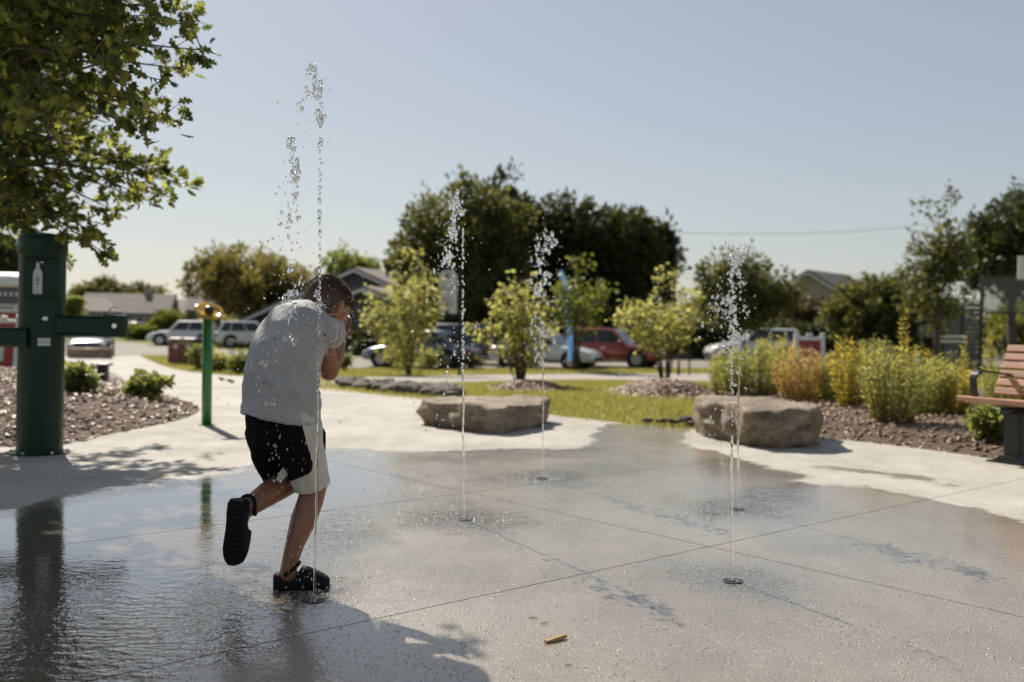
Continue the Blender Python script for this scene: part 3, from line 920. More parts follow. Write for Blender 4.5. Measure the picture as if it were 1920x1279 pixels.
def leaf_mesh(name, pts, size, rng, shape='diamond', axis=None, up_bias=0.6, ax_jit=0.6):
    T, Fc = LEAF_T[shape]
    n = len(pts)
    a, v, w = frames(rng, n, axis, up_bias, ax_jit)
    V = pts[:, None, :] + size[:, None, None] * (T[None, :, 0, None] * a[:, None] + T[None, :, 1, None] * v[:, None] + T[None, :, 2, None] * w[:, None])
    Fx = (np.arange(n)[:, None, None] * len(T) + Fc[None]).reshape(-1, 3)
    return np_mesh(name, V.reshape(-1, 3), Fx)

def limb(mb, p0, p1, r0, r1, rng, sag=0.12, n=5):
    p0 = np.array(p0, float); p1 = np.array(p1, float); L = np.linalg.norm(p1 - p0)
    m = rng.normal(0, sag * L, 3) * 0.5; m[2] = abs(m[2]) * 0.6
    pts = [tuple(p0 + (p1 - p0) * t + m * math.sin(math.pi * t)) for t in np.linspace(0, 1, n)]
    mb.tube(pts, [r0 + (r1 - r0) * t for t in np.linspace(0, 1, n)], 6)

def tree(name, label, cat, base, ells, n_cl, per, leaf, m, trunk_r, seed, group=None, stems=1, clump=0.45, shape='diamond', trunk_h=None, spread=0.2, cluster_up=0.0, fill=0.45, bark=None, up_bias=0.6):
    """ells: crown lobes (x,y,z,rx,ry,rz) above the base"""
    rng = np.random.default_rng(seed)
    t = thing(name, label, cat, base, 0, group)
    E = np.array(ells, float)
    vol = E[:, 3] * E[:, 4] * E[:, 5]; pr = vol ** 0.75; pr /= pr.sum()
    k = rng.choice(len(E), n_cl, p=pr)
    d = rng.normal(size=(n_cl, 3)); d /= np.linalg.norm(d, axis=1)[:, None]
    rad = fill + (1 - fill) * rng.random(n_cl) ** 0.6
    rad *= rng.uniform(0.85, 1.12, n_cl)
    C = E[k, :3] + d * rad[:, None] * E[k, 3:6]
    cs = clump * rng.uniform(0.5, 1.3, n_cl)
    npl = np.maximum(4, (per * rng.uniform(0.5, 1.5, n_cl))).astype(int)
    idx = np.repeat(np.arange(n_cl), npl)
    o3 = rng.normal(size=(len(idx), 3)); o3 /= np.linalg.norm(o3, axis=1)[:, None]
    o3 *= (rng.random(len(idx)) ** 0.5)[:, None]
    o3[:, 2] *= 0.7
    if cluster_up: o3[:, 2] += cluster_up * (rng.random(len(idx)) * (1 - np.hypot(o3[:, 0], o3[:, 1])))
    P = C[idx] + o3 * cs[idx][:, None]
    P[:, 2] = np.maximum(P[:, 2], 0.02)
    ax = o3 + 0.35 * d[idx] + np.array([0, 0, -0.15])
    me = leaf_mesh('crown', P, leaf * rng.uniform(0.6, 1.35, len(P)), rng, shape, ax, up_bias)
    cr = link_mesh('crown', me, m, t)
    mb = MB()
    top = E[:, 2].max()
    th = trunk_h if trunk_h is not None else max(0.3, (E[:, 2] - E[:, 5]).min() * 1.05)
    cx, cy = E[:, 0].mean(), E[:, 1].mean()
    if stems == 1:
        ks = [(0, 0, -0.1), (cx * .05, cy * .05, th * 0.5), (cx * 0.3, cy * 0.3, th), (cx, cy, th + (top - th) * 0.7)]
        mb.tube(ks, [trunk_r * 1.25, trunk_r, trunk_r * 0.85, trunk_r * 0.25], 8)
        for i in rng.choice(n_cl, min(n_cl, 22), replace=False):
            s = rng.uniform(0.2, 0.9)
            q = np.array(ks[2]) + (np.array(ks[3]) - np.array(ks[2])) * s
            limb(mb, q, C[i], trunk_r * 0.35 * (1.1 - s), trunk_r * 0.06, rng)
        mb.build('trunk', bark or M_BARK, t, True)
    else:
        for s in range(stems):
            mb = MB()
            a = 2 * math.pi * s / stems + rng.uniform(-.3, .3)
            i = rng.integers(n_cl)
            far = C[(np.argmax(C @ np.array([math.cos(a), math.sin(a), 0.6]) * 1.0) if rng.random() < .5 else i)]
            b0 = (math.cos(a) * spread * 0.35, math.sin(a) * spread * 0.35, -0.05)
            md = (math.cos(a) * spread, math.sin(a) * spread, th)
            mb.tube([b0, md, tuple(far * np.array([.75, .75, .9]))], [trunk_r, trunk_r * .8, trunk_r * .25], 6)
            for j in rng.choice(n_cl, min(n_cl, 5), replace=False):
                limb(mb, md, C[j], trunk_r * .45, trunk_r * .1, rng)
            mb.build('stem', bark or M_BARK, t, True)
    return t

LM_YEL = leafmat('yellow_green_leaf', (0.15, 0.16, 0.048), (0.235, 0.235, 0.072), (0.31, 0.275, 0.092), trans=0.6, tb=.95)
LM_MID = leafmat('mid_green_leaf', (0.075, 0.095, 0.018), (0.12, 0.14, 0.025), (0.19, 0.185, 0.04), trans=0.42)
LM_DM = leafmat('deep_green_leaf', (0.045, 0.052, 0.016), (0.08, 0.086, 0.024), (0.15, 0.145, 0.04), trans=0.4)
LM_DK = leafmat('dark_green_leaf', (0.026, 0.034, 0.012), (0.045, 0.055, 0.016), (0.085, 0.09, 0.022), trans=0.28)
LM_OR = leafmat('bronze_leaf', (0.085, 0.083, 0.024), (0.14, 0.125, 0.034), (0.19, 0.145, 0.042), trans=0.4)
LM_PUR = leafmat('purple_brown_leaf', (0.045, 0.03, 0.02), (0.075, 0.055, 0.028), (0.10, 0.085, 0.03), trans=0.3)
LM_OAK = leafmat('oak_leaf', (0.03, 0.04, 0.014), (0.075, 0.088, 0.025), (0.18, 0.175, 0.045), trans=0.62, tcol=2.7)
LM_GR = leafmat('pale_green_leaf', (0.10, 0.12, 0.035), (0.16, 0.18, 0.05), (0.22, 0.23, 0.07), trans=0.45)

def vase_shrub(name, label, px, basey, dist, top, left, right, m, seed, group, stems=10, leaf=.09, r=.014, lift=.25, per=9, twigs=16, shape='oval', cat='shrub'):
    b = gp(px, basey) if dist is None else on_ground(px, dist)
    sc = F_PX / b.y
    H = at(px, top, b.y).z - b.z; rxl = (px - left) / sc; rxr = (right - px) / sc
    rng = np.random.default_rng(seed)
    t = thing(name, label, cat, b, 0, group)
    LP, LA = [], []
    for s in range(stems):
        a = 2 * math.pi * (s + rng.uniform(-.35, .35)) / stems
        rr = math.sqrt(rng.uniform(.08, 1.0))
        dx = math.cos(a) * rr; dy = math.sin(a) * rr
        tip = np.array([dx * (rxr if dx > 0 else rxl) * .95, dy * (rxl + rxr) / 2 * .85, H * (1.0 - .42 * rr ** 1.6 - .16 * rng.random())])
        if s == 0: tip = np.array([.0, 0, H])
        foot = np.array([math.cos(a) * .05, math.sin(a) * .05, -.05])
        m1 = foot + (tip - foot) * .4 + np.array([-tip[0] * .18, -tip[1] * .18, H * .05]); m2 = foot + (tip - foot) * .72 + np.array([-tip[0] * .06, -tip[1] * .06, H * .05])
        pl_ = [foot, m1, m2, tip]
        mb = MB(); mb.tube([tuple(q) for q in pl_], [r, r * .75, r * .45, r * .12], 6)
        for k in range(twigs):
            u = lift + (1 - lift) * rng.random() ** .8
            i = min(2, int(u * 3)); c_ = pl_[i] + (pl_[i + 1] - pl_[i]) * (u * 3 - i)
            dr_ = rng.normal(size=3); dr_[2] = abs(dr_[2]) * .5 - .1; dr_ += np.array([tip[0], tip[1], 0]) / (abs(tip[0]) + abs(tip[1]) + .1) * .5
            dr_ /= np.linalg.norm(dr_)
            L_ = H * rng.uniform(.07, .20) * (1.25 - .5 * u)
            e_ = c_ + dr_ * L_ + np.array([0, 0, L_ * .1])
            mb.tube([tuple(c_), tuple(e_)], [r * .25, r * .08], 3)
            for _ in range(int(per * rng.uniform(.6, 1.5))):
                q = c_ + (e_ - c_) * rng.uniform(.25, 1.1) + rng.normal(0, leaf * .55, 3)
                LP.append(q); LA.append(dr_ + rng.normal(0, .7, 3) + np.array([0, 0, -.3]))
        mb.build('stem', M_BARK, t, True)
    LP = np.array(LP); LP[:, 2] = np.maximum(LP[:, 2], .03); LA = np.array(LA)
    link_mesh('crown', leaf_mesh('crown', LP, leaf * rng.uniform(.6, 1.35, len(LP)), rng, shape, LA, .7, .3), m, t)
    return t
# --- background trees: photo centre x, crown top/bottom/left/right in photo px, distance
def ptree(name, label, px, top, bot, left, right, dist, m, n_cl, per, leaf, seed, group=None, lobes=6, basepx=None, trunk_r=None, irregular=0.25, clump=None, ystretch=0.9, **kw):
    sc = F_PX / dist
    b = on_ground(basepx if basepx else px, dist)
    T = at(px, top, dist).z - b.z; B = max(0.15, at(px, bot, dist).z - b.z)
    rx = 1.12 * (right - left) / 2 / sc; cx = ((left + right) / 2 - (basepx if basepx else px)) / sc
    rz = (T - B) / 2; cz = (T + B) / 2
    rng = random.Random(seed)
    ells = [(cx, 0, cz - rz * .1, rx * .78, rx * ystretch * .78, rz * .82)]
    for i in range(lobes):
        a = 2 * math.pi * i / lobes + rng.uniform(-.4, .4); zz = rng.uniform(-.65, .75)
        rr = math.sqrt(max(0.05, 1 - zz * zz))
        s = rng.uniform(.28, .28 + irregular + .15)
        ells.append((cx + math.cos(a) * rx * rr * (1 - s * .9), math.sin(a) * rx * ystretch * rr * (1 - s * .9), cz + zz * rz * (1 - s * .7), rx * s, rx * s, rz * s))
    return tree(name, label, 'tree', b, ells, n_cl, per, leaf, m, trunk_r or max(0.05, rx * .08), seed, group, clump=clump or rx * .22, **kw)

ptree('broadleaf_tree', 'tall broadleaf tree, light green on its left, left of the dark row', 850, 322, 645, 735, 985, 58, LM_DM, 640, 60, 0.34, 21, 'background trees', lobes=9, cluster_up=1.6, clump=0.75, trunk_h=1.6, fill=0.35)
dark_row = [(955, 340, 900, 1010), (1010, 372, 965, 1060), (1065, 368, 1020, 1110), (1120, 372, 1075, 1170), (1165, 382, 1125, 1205), (1204, 388, 1168, 1238)]
dl = ['tall dark tree at the left end of the dark row, touching the light green tree', 'second tall dark tree from the left in the dark row', 'third tall dark tree from the left in the dark row', 'tall dark tree right of centre in the dark row, behind the flag tree', 'second tall dark tree from the right end of the dark row', 'tall dark tree at the right end of the dark row beside the utility pole']
for i, (px, top, l, r) in enumerate(dark_row):
    ptree('dark_tree', dl[i], px, top, 655, l - 22, r + 22, 62 + (i % 2) * 2.5, LM_DK, 420, 60, 0.36, 30 + i, 'row of tall dark trees', lobes=7, cluster_up=1.8, clump=0.6, trunk_h=0.8, fill=0.3, ystretch=1.0)
ptree('bronze_tree', 'olive-brown round tree in front of the houses at the left', 470, 452, 612, 356, 586, 72, LM_OR, 400, 50, 0.36, 41, 'background trees', lobes=9, cluster_up=0.8, clump=0.8, trunk_h=2.2, fill=0.3)
ptree('broadleaf_tree', 'grey-green tree behind the small gabled house at the far left', 177, 518, 598, 134, 220, 108, LM_DM, 190, 40, 0.42, 42, 'background trees', lobes=7, cluster_up=1.4, clump=0.7)
ptree('broadleaf_tree', 'rounded dark tree behind the grey-roofed house at the far left', 268, 534, 600, 222, 312, 112, LM_DM, 150, 40, 0.45, 43, 'background trees', lobes=7, cluster_up=.6, clump=0.8)
ptree('broadleaf_tree', 'pale feathery tree rising behind the sloping grey roof', 655, 474, 560, 612, 706, 96, LM_GR, 130, 40, 0.40, 44, 'background trees', lobes=7, cluster_up=2.0, clump=0.6)
vase_shrub('young_tree', 'young green tree with a thin trunk behind the blue feather flag', 1080, 0, 38.6, 484, 1022, 1172, LM_MID, 45, 'background trees', stems=10, leaf=.17, r=.025, lift=.38, twigs=20, per=8, cat='tree')
ptree('young_tree', 'green tree with a slim trunk behind the right-hand water jets', 1395, 478, 640, 1300, 1492, 43, LM_DM, 300, 50, 0.20, 46, 'background trees', lobes=9, trunk_r=0.08, cluster_up=.9, clump=0.42, trunk_h=1.5)
ptree('conifer_tree', 'small dark conifer tip rising over the tree by the right-hand jets', 1415, 470, 640, 1396, 1436, 66, LM_DK, 90, 40, 0.30, 47, 'distant conifers', lobes=5, clump=0.35)
ptree('conifer_tree', 'narrow dark conifer beside the brown roof on the right', 1508, 498, 640, 1494, 1524, 80, LM_DK, 90, 40, 0.34, 48, 'distant conifers', lobes=5, clump=0.35)
ptree('purple_tree', 'purple-brown bushy tree below the brown roof on the right', 1525, 545, 668, 1484, 1572, 60, LM_PUR, 150, 45, 0.30, 49, 'background trees', lobes=7, clump=0.5)
ptree('broadleaf_tree', 'wide dark green tree left of the slender tree by the sports court', 1638, 500, 690, 1548, 1735, 52, LM_DM, 330, 50, 0.26, 50, 'background trees', lobes=9, cluster_up=.8, clump=0.55, trunk_h=1.2)
vase_shrub('slender_tree', 'slender upright young tree in front of the grey court wall', 1757, 0, 34, 374, 1722, 1806, LM_DM, 51, 'background trees', stems=8, leaf=.15, r=.024, lift=.40, twigs=36, per=14, cat='tree')
ptree('broadleaf_tree', 'large dark tree at the right edge above the sports court', 1900, 344, 560, 1792, 2010, 56, LM_DK, 330, 50, 0.30, 52, 'background trees', lobes=9, cluster_up=.9, clump=0.65, trunk_h=2.0)
ptree('broadleaf_tree', 'dark green tree seen through the court fence', 1930, 560, 700, 1840, 2040, 60, LM_MID, 200, 45, 0.3, 53, 'background trees', lobes=7, clump=0.6)
ptree('conifer_tree', 'dark evergreen at the left edge behind the drinking fountain', -10, 425, 560, -90, 44, 32, LM_DK, 200, 50, 0.16, 54, 'background trees', lobes=7, clump=0.35)
ptree('broadleaf_tree', 'small yellow-green tree just right of the drinking fountain column, far behind', 132, 556, 600, 118, 152, 80, LM_GR, 70, 35, 0.3, 55, 'background trees', lobes=5, clump=0.4)
# light green side lobe tree in front of the big tree

def pshrub(name, label, px, basey, top, left, right, m, n_cl, per, leaf, seed, group, stems=5, lift=0.35, shape='diamond', clump=0.16, stem_r=0.014, h=0.0, **kw):
    b = gp(px, basey) + Vector((0, 0, h))
    sc = F_PX / b.y
    H = at(px, top, b.y).z - b.z
    rx = (right - left) / 2 / sc; cx = ((left + right) / 2 - px) / sc
    rng = random.Random(seed)
    lz = H * lift
    cz = (lz + H) / 2; rz = (H - lz) / 2
    ells = [(cx, 0, cz, rx * .7, rx * .6, rz * .85)]
    for i in range(8):
        a = 2 * math.pi * i / 8 + rng.uniform(-.4, .4); zz = rng.uniform(-.7, .8); rr = math.sqrt(1 - zz * zz); s = rng.uniform(.25, .5)
        ells.append((cx + math.cos(a) * rx * rr * (1 - s * .8), math.sin(a) * rx * .8 * rr * (1 - s * .8), cz + zz * rz * (1 - s * .6), rx * s, rx * s, rz * s))
    return tree(name, label, 'shrub', b, ells, n_cl, per, leaf, m, stem_r, seed, group, stems=stems, clump=clump, shape=shape, trunk_h=lz * 1.1, spread=rx * .35, **kw)
vase_shrub('multi_stem_shrub', 'multi-stemmed yellow-green shrub on the big mulch mound, right of the red car', 1247, 722, None, 505, 1128, 1348, LM_YEL, 61, 'multi-stemmed shrubs on the lawn', stems=15, leaf=.085, twigs=22, per=7, lift=.30)
vase_shrub('multi_stem_shrub', 'multi-stemmed yellow-green shrub on the small mulch mound, in front of the white car', 975, 724, None, 518, 884, 1042, LM_YEL, 62, 'multi-stemmed shrubs on the lawn', stems=13, leaf=.085, twigs=20, per=7, lift=.22)
sm = 'low shrubs along the car park'
vase_shrub('shrub_tree', 'tall bushy yellow-green tree beside the green-framed notice board', 768, 0, 31, 462, 686, 842, LM_YEL, 56, 'background trees', stems=15, leaf=.13, r=.015, lift=.06, twigs=22, per=8, cat='tree')
pshrub('low_shrub', 'low yellow-green shrub below the front of the grey car', 738, 692, 655, 718, 758, LM_YEL, 40, 30, .10, 63, sm, lift=.1, clump=.15)
pshrub('low_shrub', 'low yellow-green shrub under the bushy tree by the notice board', 800, 693, 655, 776, 828, LM_YEL, 50, 30, .10, 64, sm, lift=.1, clump=.15)
pshrub('low_shrub', 'reddish low shrub at the foot of the notice board post', 884, 692, 668, 866, 906, LM_OR, 40, 30, .09, 65, sm, lift=.1, clump=.15)
pshrub('low_shrub', 'dark round bush just right of the raised arms of the boy', 655, 662, 615, 638, 676, LM_DK, 60, 30, .14, 66, sm, lift=.05, clump=.25)
pshrub('low_shrub', 'small green tuft right of the elbow of the boy', 645, 697, 665, 632, 660, LM_GR, 40, 30, .08, 67, sm, lift=.1, clump=.12)
ib = 'bushes on the grass island by the litter bin'
pshrub('island_bush', 'green bush on the grass island right beside the litter bin', 375, 694, 648, 352, 402, LM_GR, 70, 34, .10, 68, ib, lift=.05, clump=.2)
pshrub('island_bush', 'green bush on the grass island behind the green spray post', 405, 698, 662, 392, 430, LM_YEL, 60, 34, .10, 69, ib, lift=.05, clump=.2)
pshrub('island_bush', 'green bush on the grass island nearest the back of the boy', 452, 702, 665, 428, 478, LM_GR, 70, 34, .10, 70, ib, lift=.05, clump=.2)
hg = 'clipped hedges by the houses'
def hedge(label, x0, x1, top, bot, dist, m, seed, n=160):
    b = on_ground((x0 + x1) / 2, dist); sc = F_PX / dist
    w = (x1 - x0) / 2 / sc; H = at((x0 + x1) / 2, top, dist).z - b.z
    ells = [(-w * .5, 0, H * .5, w * .55, 0.9, H * .5), (w * .45, 0, H * .48, w * .6, 0.9, H * .52), (0, 0, H * .5, w * .5, 0.9, H * .5)]
    return tree('hedge', label, 'hedge', b, ells, n, 45, 0.26, m, 0.04, seed, hg, clump=0.45, fill=.3)
hedge('tall clipped green hedge behind the white car by the road', 282, 372, 582, 630, 84, LM_MID, 81)
hedge('low green bush below the far driveway, beside the hedge', 240, 290, 610, 632, 80, LM_MID, 82, 70)
hedge('green hedge under the olive-brown tree', 375, 440, 590, 640, 74, LM_YEL, 83, 90)
hedge('dark hedge along the foot of the grey house', 662, 760, 622, 655, 53, LM_DK, 84, 150)
hedge('dark hedge behind the car park left of the red car', 900, 1090, 560, 660, 57, LM_DK, 85, 260)
hedge('dark hedge behind the car park right of the red car', 1090, 1300, 570, 665, 57, LM_DK, 86, 280)
hedge('dark hedge behind the right-hand A-frame sign', 1450, 1600, 610, 690, 56, LM_DK, 87, 200)
hedge('dark low hedge between the slender tree and the wide tree', 1590, 1800, 640, 692, 50, LM_DK, 88, 220)
hedge('low bush left of the sports court, behind the white van', 1290, 1380, 590, 668, 54, LM_DK, 89, 150)
hedge('distant hedge behind the dark car at the far left', -40, 140, 590, 632, 88, LM_MID, 90, 150)
hedge('distant hedge between the two far-left houses', 190, 260, 600, 628, 98, LM_DK, 91, 80)

# --- the near tree at the top left
def near_tree():
    rng = np.random.default_rng(77)
    t = thing('oak_tree', 'large oak whose leafy branches hang into the top left corner', 'tree', (-5.2, 8.3, 0))
    o = np.array([-5.2, 8.3, 0.0])
    mb = MB()
    mb.tube([(0, 0, -.1), (0.03, 0, .8), (0.06, -.05, 1.8), (0.1, -.1, 3.0), (0.1, 0, 4.5), (0, 0.1, 6.2)], [.22, .17, .15, .13, .09, .03], 12)
    mb.build('trunk', M_BARK, t, True)
    # branch tips: photo position and distance
    tips = [(385, 95, 6.6), (372, 40, 6.9), (330, 10, 7.2), (300, 90, 6.4), (350, 130, 7.0), (320, 225, 6.5), (290, 215, 7.2), (300, 150, 6.2), (270, 250, 6.0),
            (352, 350, 6.6), (330, 330, 7.1), (310, 365, 6.4), (270, 330, 6.8), (285, 380, 7.3), (230, 300, 6.2), (215, 395, 6.7), (250, 360, 6.1),
            (188, 470, 6.5), (165, 430, 6.9), (120, 440, 6.2), (130, 400, 7.0), (60, 430, 6.6), (70, 400, 7.4), (20, 400, 6.3), (40, 360, 6.9), (95, 370, 7.3), (150, 345, 6.4),
            (10, 310, 6.1), (60, 290, 6.8), (110, 280, 7.2), (160, 260, 6.3), (200, 230, 6.9), (30, 230, 7.5), (90, 210, 6.2), (140, 180, 6.6), (200, 170, 7.3), (240, 190, 6.5),
            (10, 150, 6.7), (60, 120, 7.2), (110, 100, 6.3), (170, 90, 6.9), (220, 110, 6.1), (250, 60, 6.7), (290, 30, 6.3), (200, 40, 7.4), (150, 20, 6.5), (90, 30, 7.0), (30, 50, 6.4),
            (330, -40, 7.0), (250, -60, 6.6), (160, -70, 7.2), (60, -60, 6.5), (400, -90, 7.4), (300, -130, 6.8), (180, -160, 7.2), (60, -150, 6.2), (120, 480, 8.8), (30, 455, 8.2)]
    tw = [np.array(at(q[0], q[1], q[2] + (-1.0 if q[1] < 260 else .7))) for q in tips]
    tw += [np.array(at(q[0] - 15 + rng.normal(0, 14), q[1] + rng.normal(0, 14), rng.uniform(7.6, 10.2))) for q in tips if q[0] < 200 and q[1] < 430]
    # the rest of the crown, round the trunk, above and outside the picture
    extra = []
    while len(extra) < 160:
        d = rng.normal(size=3); d /= np.linalg.norm(d)
        p = np.array([-4.3, 7.7, 4.4]) + d * np.array([2.5, 3.0, 2.1]) * (0.35 + 0.65 * rng.random())
        q = Vector(p) - CAM
        py = 639.5 - F_PX * q.dot(_U) / q.dot(_F); px = 960 + F_PX * q.dot(_R) / q.dot(_F)
        sh_ = Vector(p) - SUN_DIR * (p[2] / SUN_DIR.z) - CAM       # where its shade falls
        spx = 960 + F_PX * sh_.dot(_R) / max(.3, sh_.dot(_F))
        spy = 639.5 - F_PX * sh_.dot(_U) / max(.3, sh_.dot(_F))
        lim = 440 if spy < 935 else (90 if spy < 1090 else 560)
        if p[2] < 1.9 or (px > -20 and py > -60) or spx > lim + 60 * rng.normal(): continue
        extra.append(p)
    shade = []
    while len(shade) < 185:
        r_ = rng.random()
        if r_ < .40: gx, gy = (rng.uniform(-60, 240), rng.uniform(1100, 1330)) if rng.random() < .6 else (rng.uniform(240, 640), rng.uniform(1170, 1330))
        elif r_ < .74: gx, gy = rng.uniform(-120, 170), rng.uniform(960, 1130)
        else: gx, gy = rng.uniform(-80, 430), rng.uniform(835, 940)
        g_ = gp(gx, gy); z_ = rng.uniform(2.5, 4.8)
        p = np.array(g_ + SUN_DIR * (z_ / SUN_DIR.z)); q = Vector(p) - CAM
        py = 639.5 - F_PX * q.dot(_U) / q.dot(_F); px = 960 + F_PX * q.dot(_R) / q.dot(_F)
        if px > -20 and py > -40 and not (px < 280 and py < 330): continue
        if p[0] > -1.6: continue
        shade.append(p)
    extra += shade
    P = []; AX = []
    bm = MB()
    for p in tw + extra:
        near = any(p is q for q in tw)
        fork = o + np.array([0.08, -0.05, np.clip(p[2] - 0.5 - 0.25 * rng.random(), 1.9, 4.6)])
        v = p - fork; L = np.linalg.norm(v)
        mid = fork + v * .55 + np.array([0, 0, .12 * L]) * (0.5 + rng.random())
        pts = [fork, fork + v * .25 + np.array([0, 0, .07 * L]), mid, fork + v * .8 + np.array([0, 0, .07 * L]), p]
        bm.tube([tuple(q - o) for q in pts], [.026, .02, .013, .008, .003], 5)
        # leaves along the outer 60 % of the branch, on short twigs
        for k in range(10 if near else 8):
            s = rng.uniform(.45, 1.0)
            i = min(3, int(s * 4)); fr = s * 4 - i
            c = pts[i] + (pts[i + 1] - pts[i]) * fr
            tdir = rng.normal(size=3); tdir /= np.linalg.norm(tdir)
            tdir = tdir * .7 + v / L * .9; tdir /= np.linalg.norm(tdir)
            tl = rng.uniform(.05, .26) * (1.25 - .6 * s)
            e = c + tdir * tl
            bm.tube([tuple(c - o), tuple(e - o)], [.003, .0015], 3)
            for _ in range(rng.integers(5, 11)):
                P.append(c + (e - c) * rng.uniform(.3, 1.08) + rng.normal(0, .018, 3)); AX.append(tdir + rng.normal(0, .75, 3) + np.array([0, 0, -.25]))
        for _ in range(9):
            P.append(p + rng.normal(0, .03, 3)); AX.append(v / L + rng.normal(0, .6, 3))
    bm.build('branches', M_BARK, t, True)['kind'] = 'stuff'
    P = np.array(P); AX = np.array(AX)
    S = 0.088 * rng.uniform(.6, 1.3, len(P))
    # in-frame leaves nearest to the lens are single parts, the rest one mass
    rel = P - np.array(CAM)
    dep = rel @ np.array(_F); px = 960 + F_PX * (rel @ np.array(_R)) / dep; py = 639.5 - F_PX * (rel @ np.array(_U)) / dep
    vis = np.where((px > 0) & (px < 420) & (py > 0) & (py < 500))[0]
    order = vis[np.argsort(dep[vis])][:300]
    mask = np.ones(len(P), bool); mask[order] = False
    me = leaf_mesh('crown', P[mask] - o, S[mask], rng, 'oak', AX[mask], 0.9, 0.3)
    cr = link_mesh('crown', me, LM_OAK, t); cr['kind'] = 'stuff'
    T, Fc = LEAF_T['oak']
    lm = np_mesh('leaf', T, Fc); lm.materials.append(LM_OAK2)
    a, v, w = frames(rng, len(order), AX[order], .9, .3)
    for k, i in enumerate(order):
        ob = bpy.data.objects.new('leaf', lm); COL.objects.link(ob); ob.parent = t
        m = Matrix.Identity(4)
        for r in range(3):
            m[r][0] = a[k][r] * S[i]; m[r][1] = v[k][r] * S[i]; m[r][2] = w[k][r] * S[i]; m[r][3] = P[i][r] - o[r]
        ob.matrix_local = m
def leafmat_obj(name, src):
    m = src.copy(); m.name = name
    nt = m.node_tree
    g = [n for n in nt.nodes if n.type == 'NEW_GEOMETRY'][0]
    oi = nt.nodes.new('ShaderNodeObjectInfo')
    r = [n for n in nt.nodes if n.type == 'VALTORGB'][0]
    nt.links.new(oi.outputs['Random'], r.inputs[0])
    return m
LM_OAK2 = leafmat_obj('oak_leaf_single', LM_OAK)
near_tree()

# --- tall willow-leaved perennials in the right-hand bed
LM_P1 = leafmat('perennial_green', (0.115, 0.13, 0.04), (0.20, 0.205, 0.062), (0.29, 0.275, 0.08), trans=.58, tcol=2.3)
LM_P2 = leafmat('perennial_amber', (0.17, 0.14, 0.045), (0.28, 0.20, 0.066), (0.33, 0.185, 0.062), trans=.58, tcol=2.3)
LM_P3 = leafmat('perennial_mixed', (0.15, 0.155, 0.03), (0.27, 0.24, 0.04), (0.36, 0.22, 0.04), trans=.58, tcol=2.3)
def perennial(label, px, basey, top, width, m, seed, stems=26, leaf=.05, group='yellow-green perennials in the right-hand bed', rag=.25):
    b = gp(px, basey); b.z += 0.05
    sc = F_PX / b.y
    H = at(px, top - 8, b.y).z - b.z; rx = width * (1.0 if width < 30 else 1.55) / 2 / sc
    rng = np.random.default_rng(seed)
    t = thing('flowering_perennial', label, 'plant', b, 0, group)
    mb = MB(); P = []; AX = []
    for s in range(stems):
        a = rng.uniform(0, 2 * math.pi); r = rx * math.sqrt(rng.random())
        h = H * (1 - rag * rng.random() - .25 * (r / rx) ** 2) if s else H
        tip = np.array([math.cos(a) * r, math.sin(a) * r * .8, h]); foot = np.array([tip[0] * .35, tip[1] * .35, -.04])
        mid = (tip * .5 + foot * .5) + np.array([tip[0] * .12, tip[1] * .12, 0])
        mb.tube([tuple(foot), tuple(mid), tuple(tip)], [.004, .003, .0012], 4)
        n = int(52 * h / max(H, .01))
        for k in range(n):
            u = (k + rng.random()) / n
            if u < .12: continue
            c = foot + (mid - foot) * u * 2 if u < .5 else mid + (tip - mid) * (u - .5) * 2
            ang = k * 2.4 + rng.uniform(-.4, .4)
            P.append(c); AX.append([math.cos(ang), math.sin(ang), .75 + rng.normal(0, .2)])
    P = np.array(P); AX = np.array(AX)
    link_mesh('foliage', leaf_mesh('foliage', P, leaf * rng.uniform(.6, 1.3, len(P)), rng, 'narrow' if leaf > .055 else 'diamond', AX, .6, .15), m, t)
    mb.build('stems', M_STEM, t, True)['kind'] = 'stuff'
    return t
M_STEM = mat('plant_stem', (0.16, 0.10, 0.035), .7)
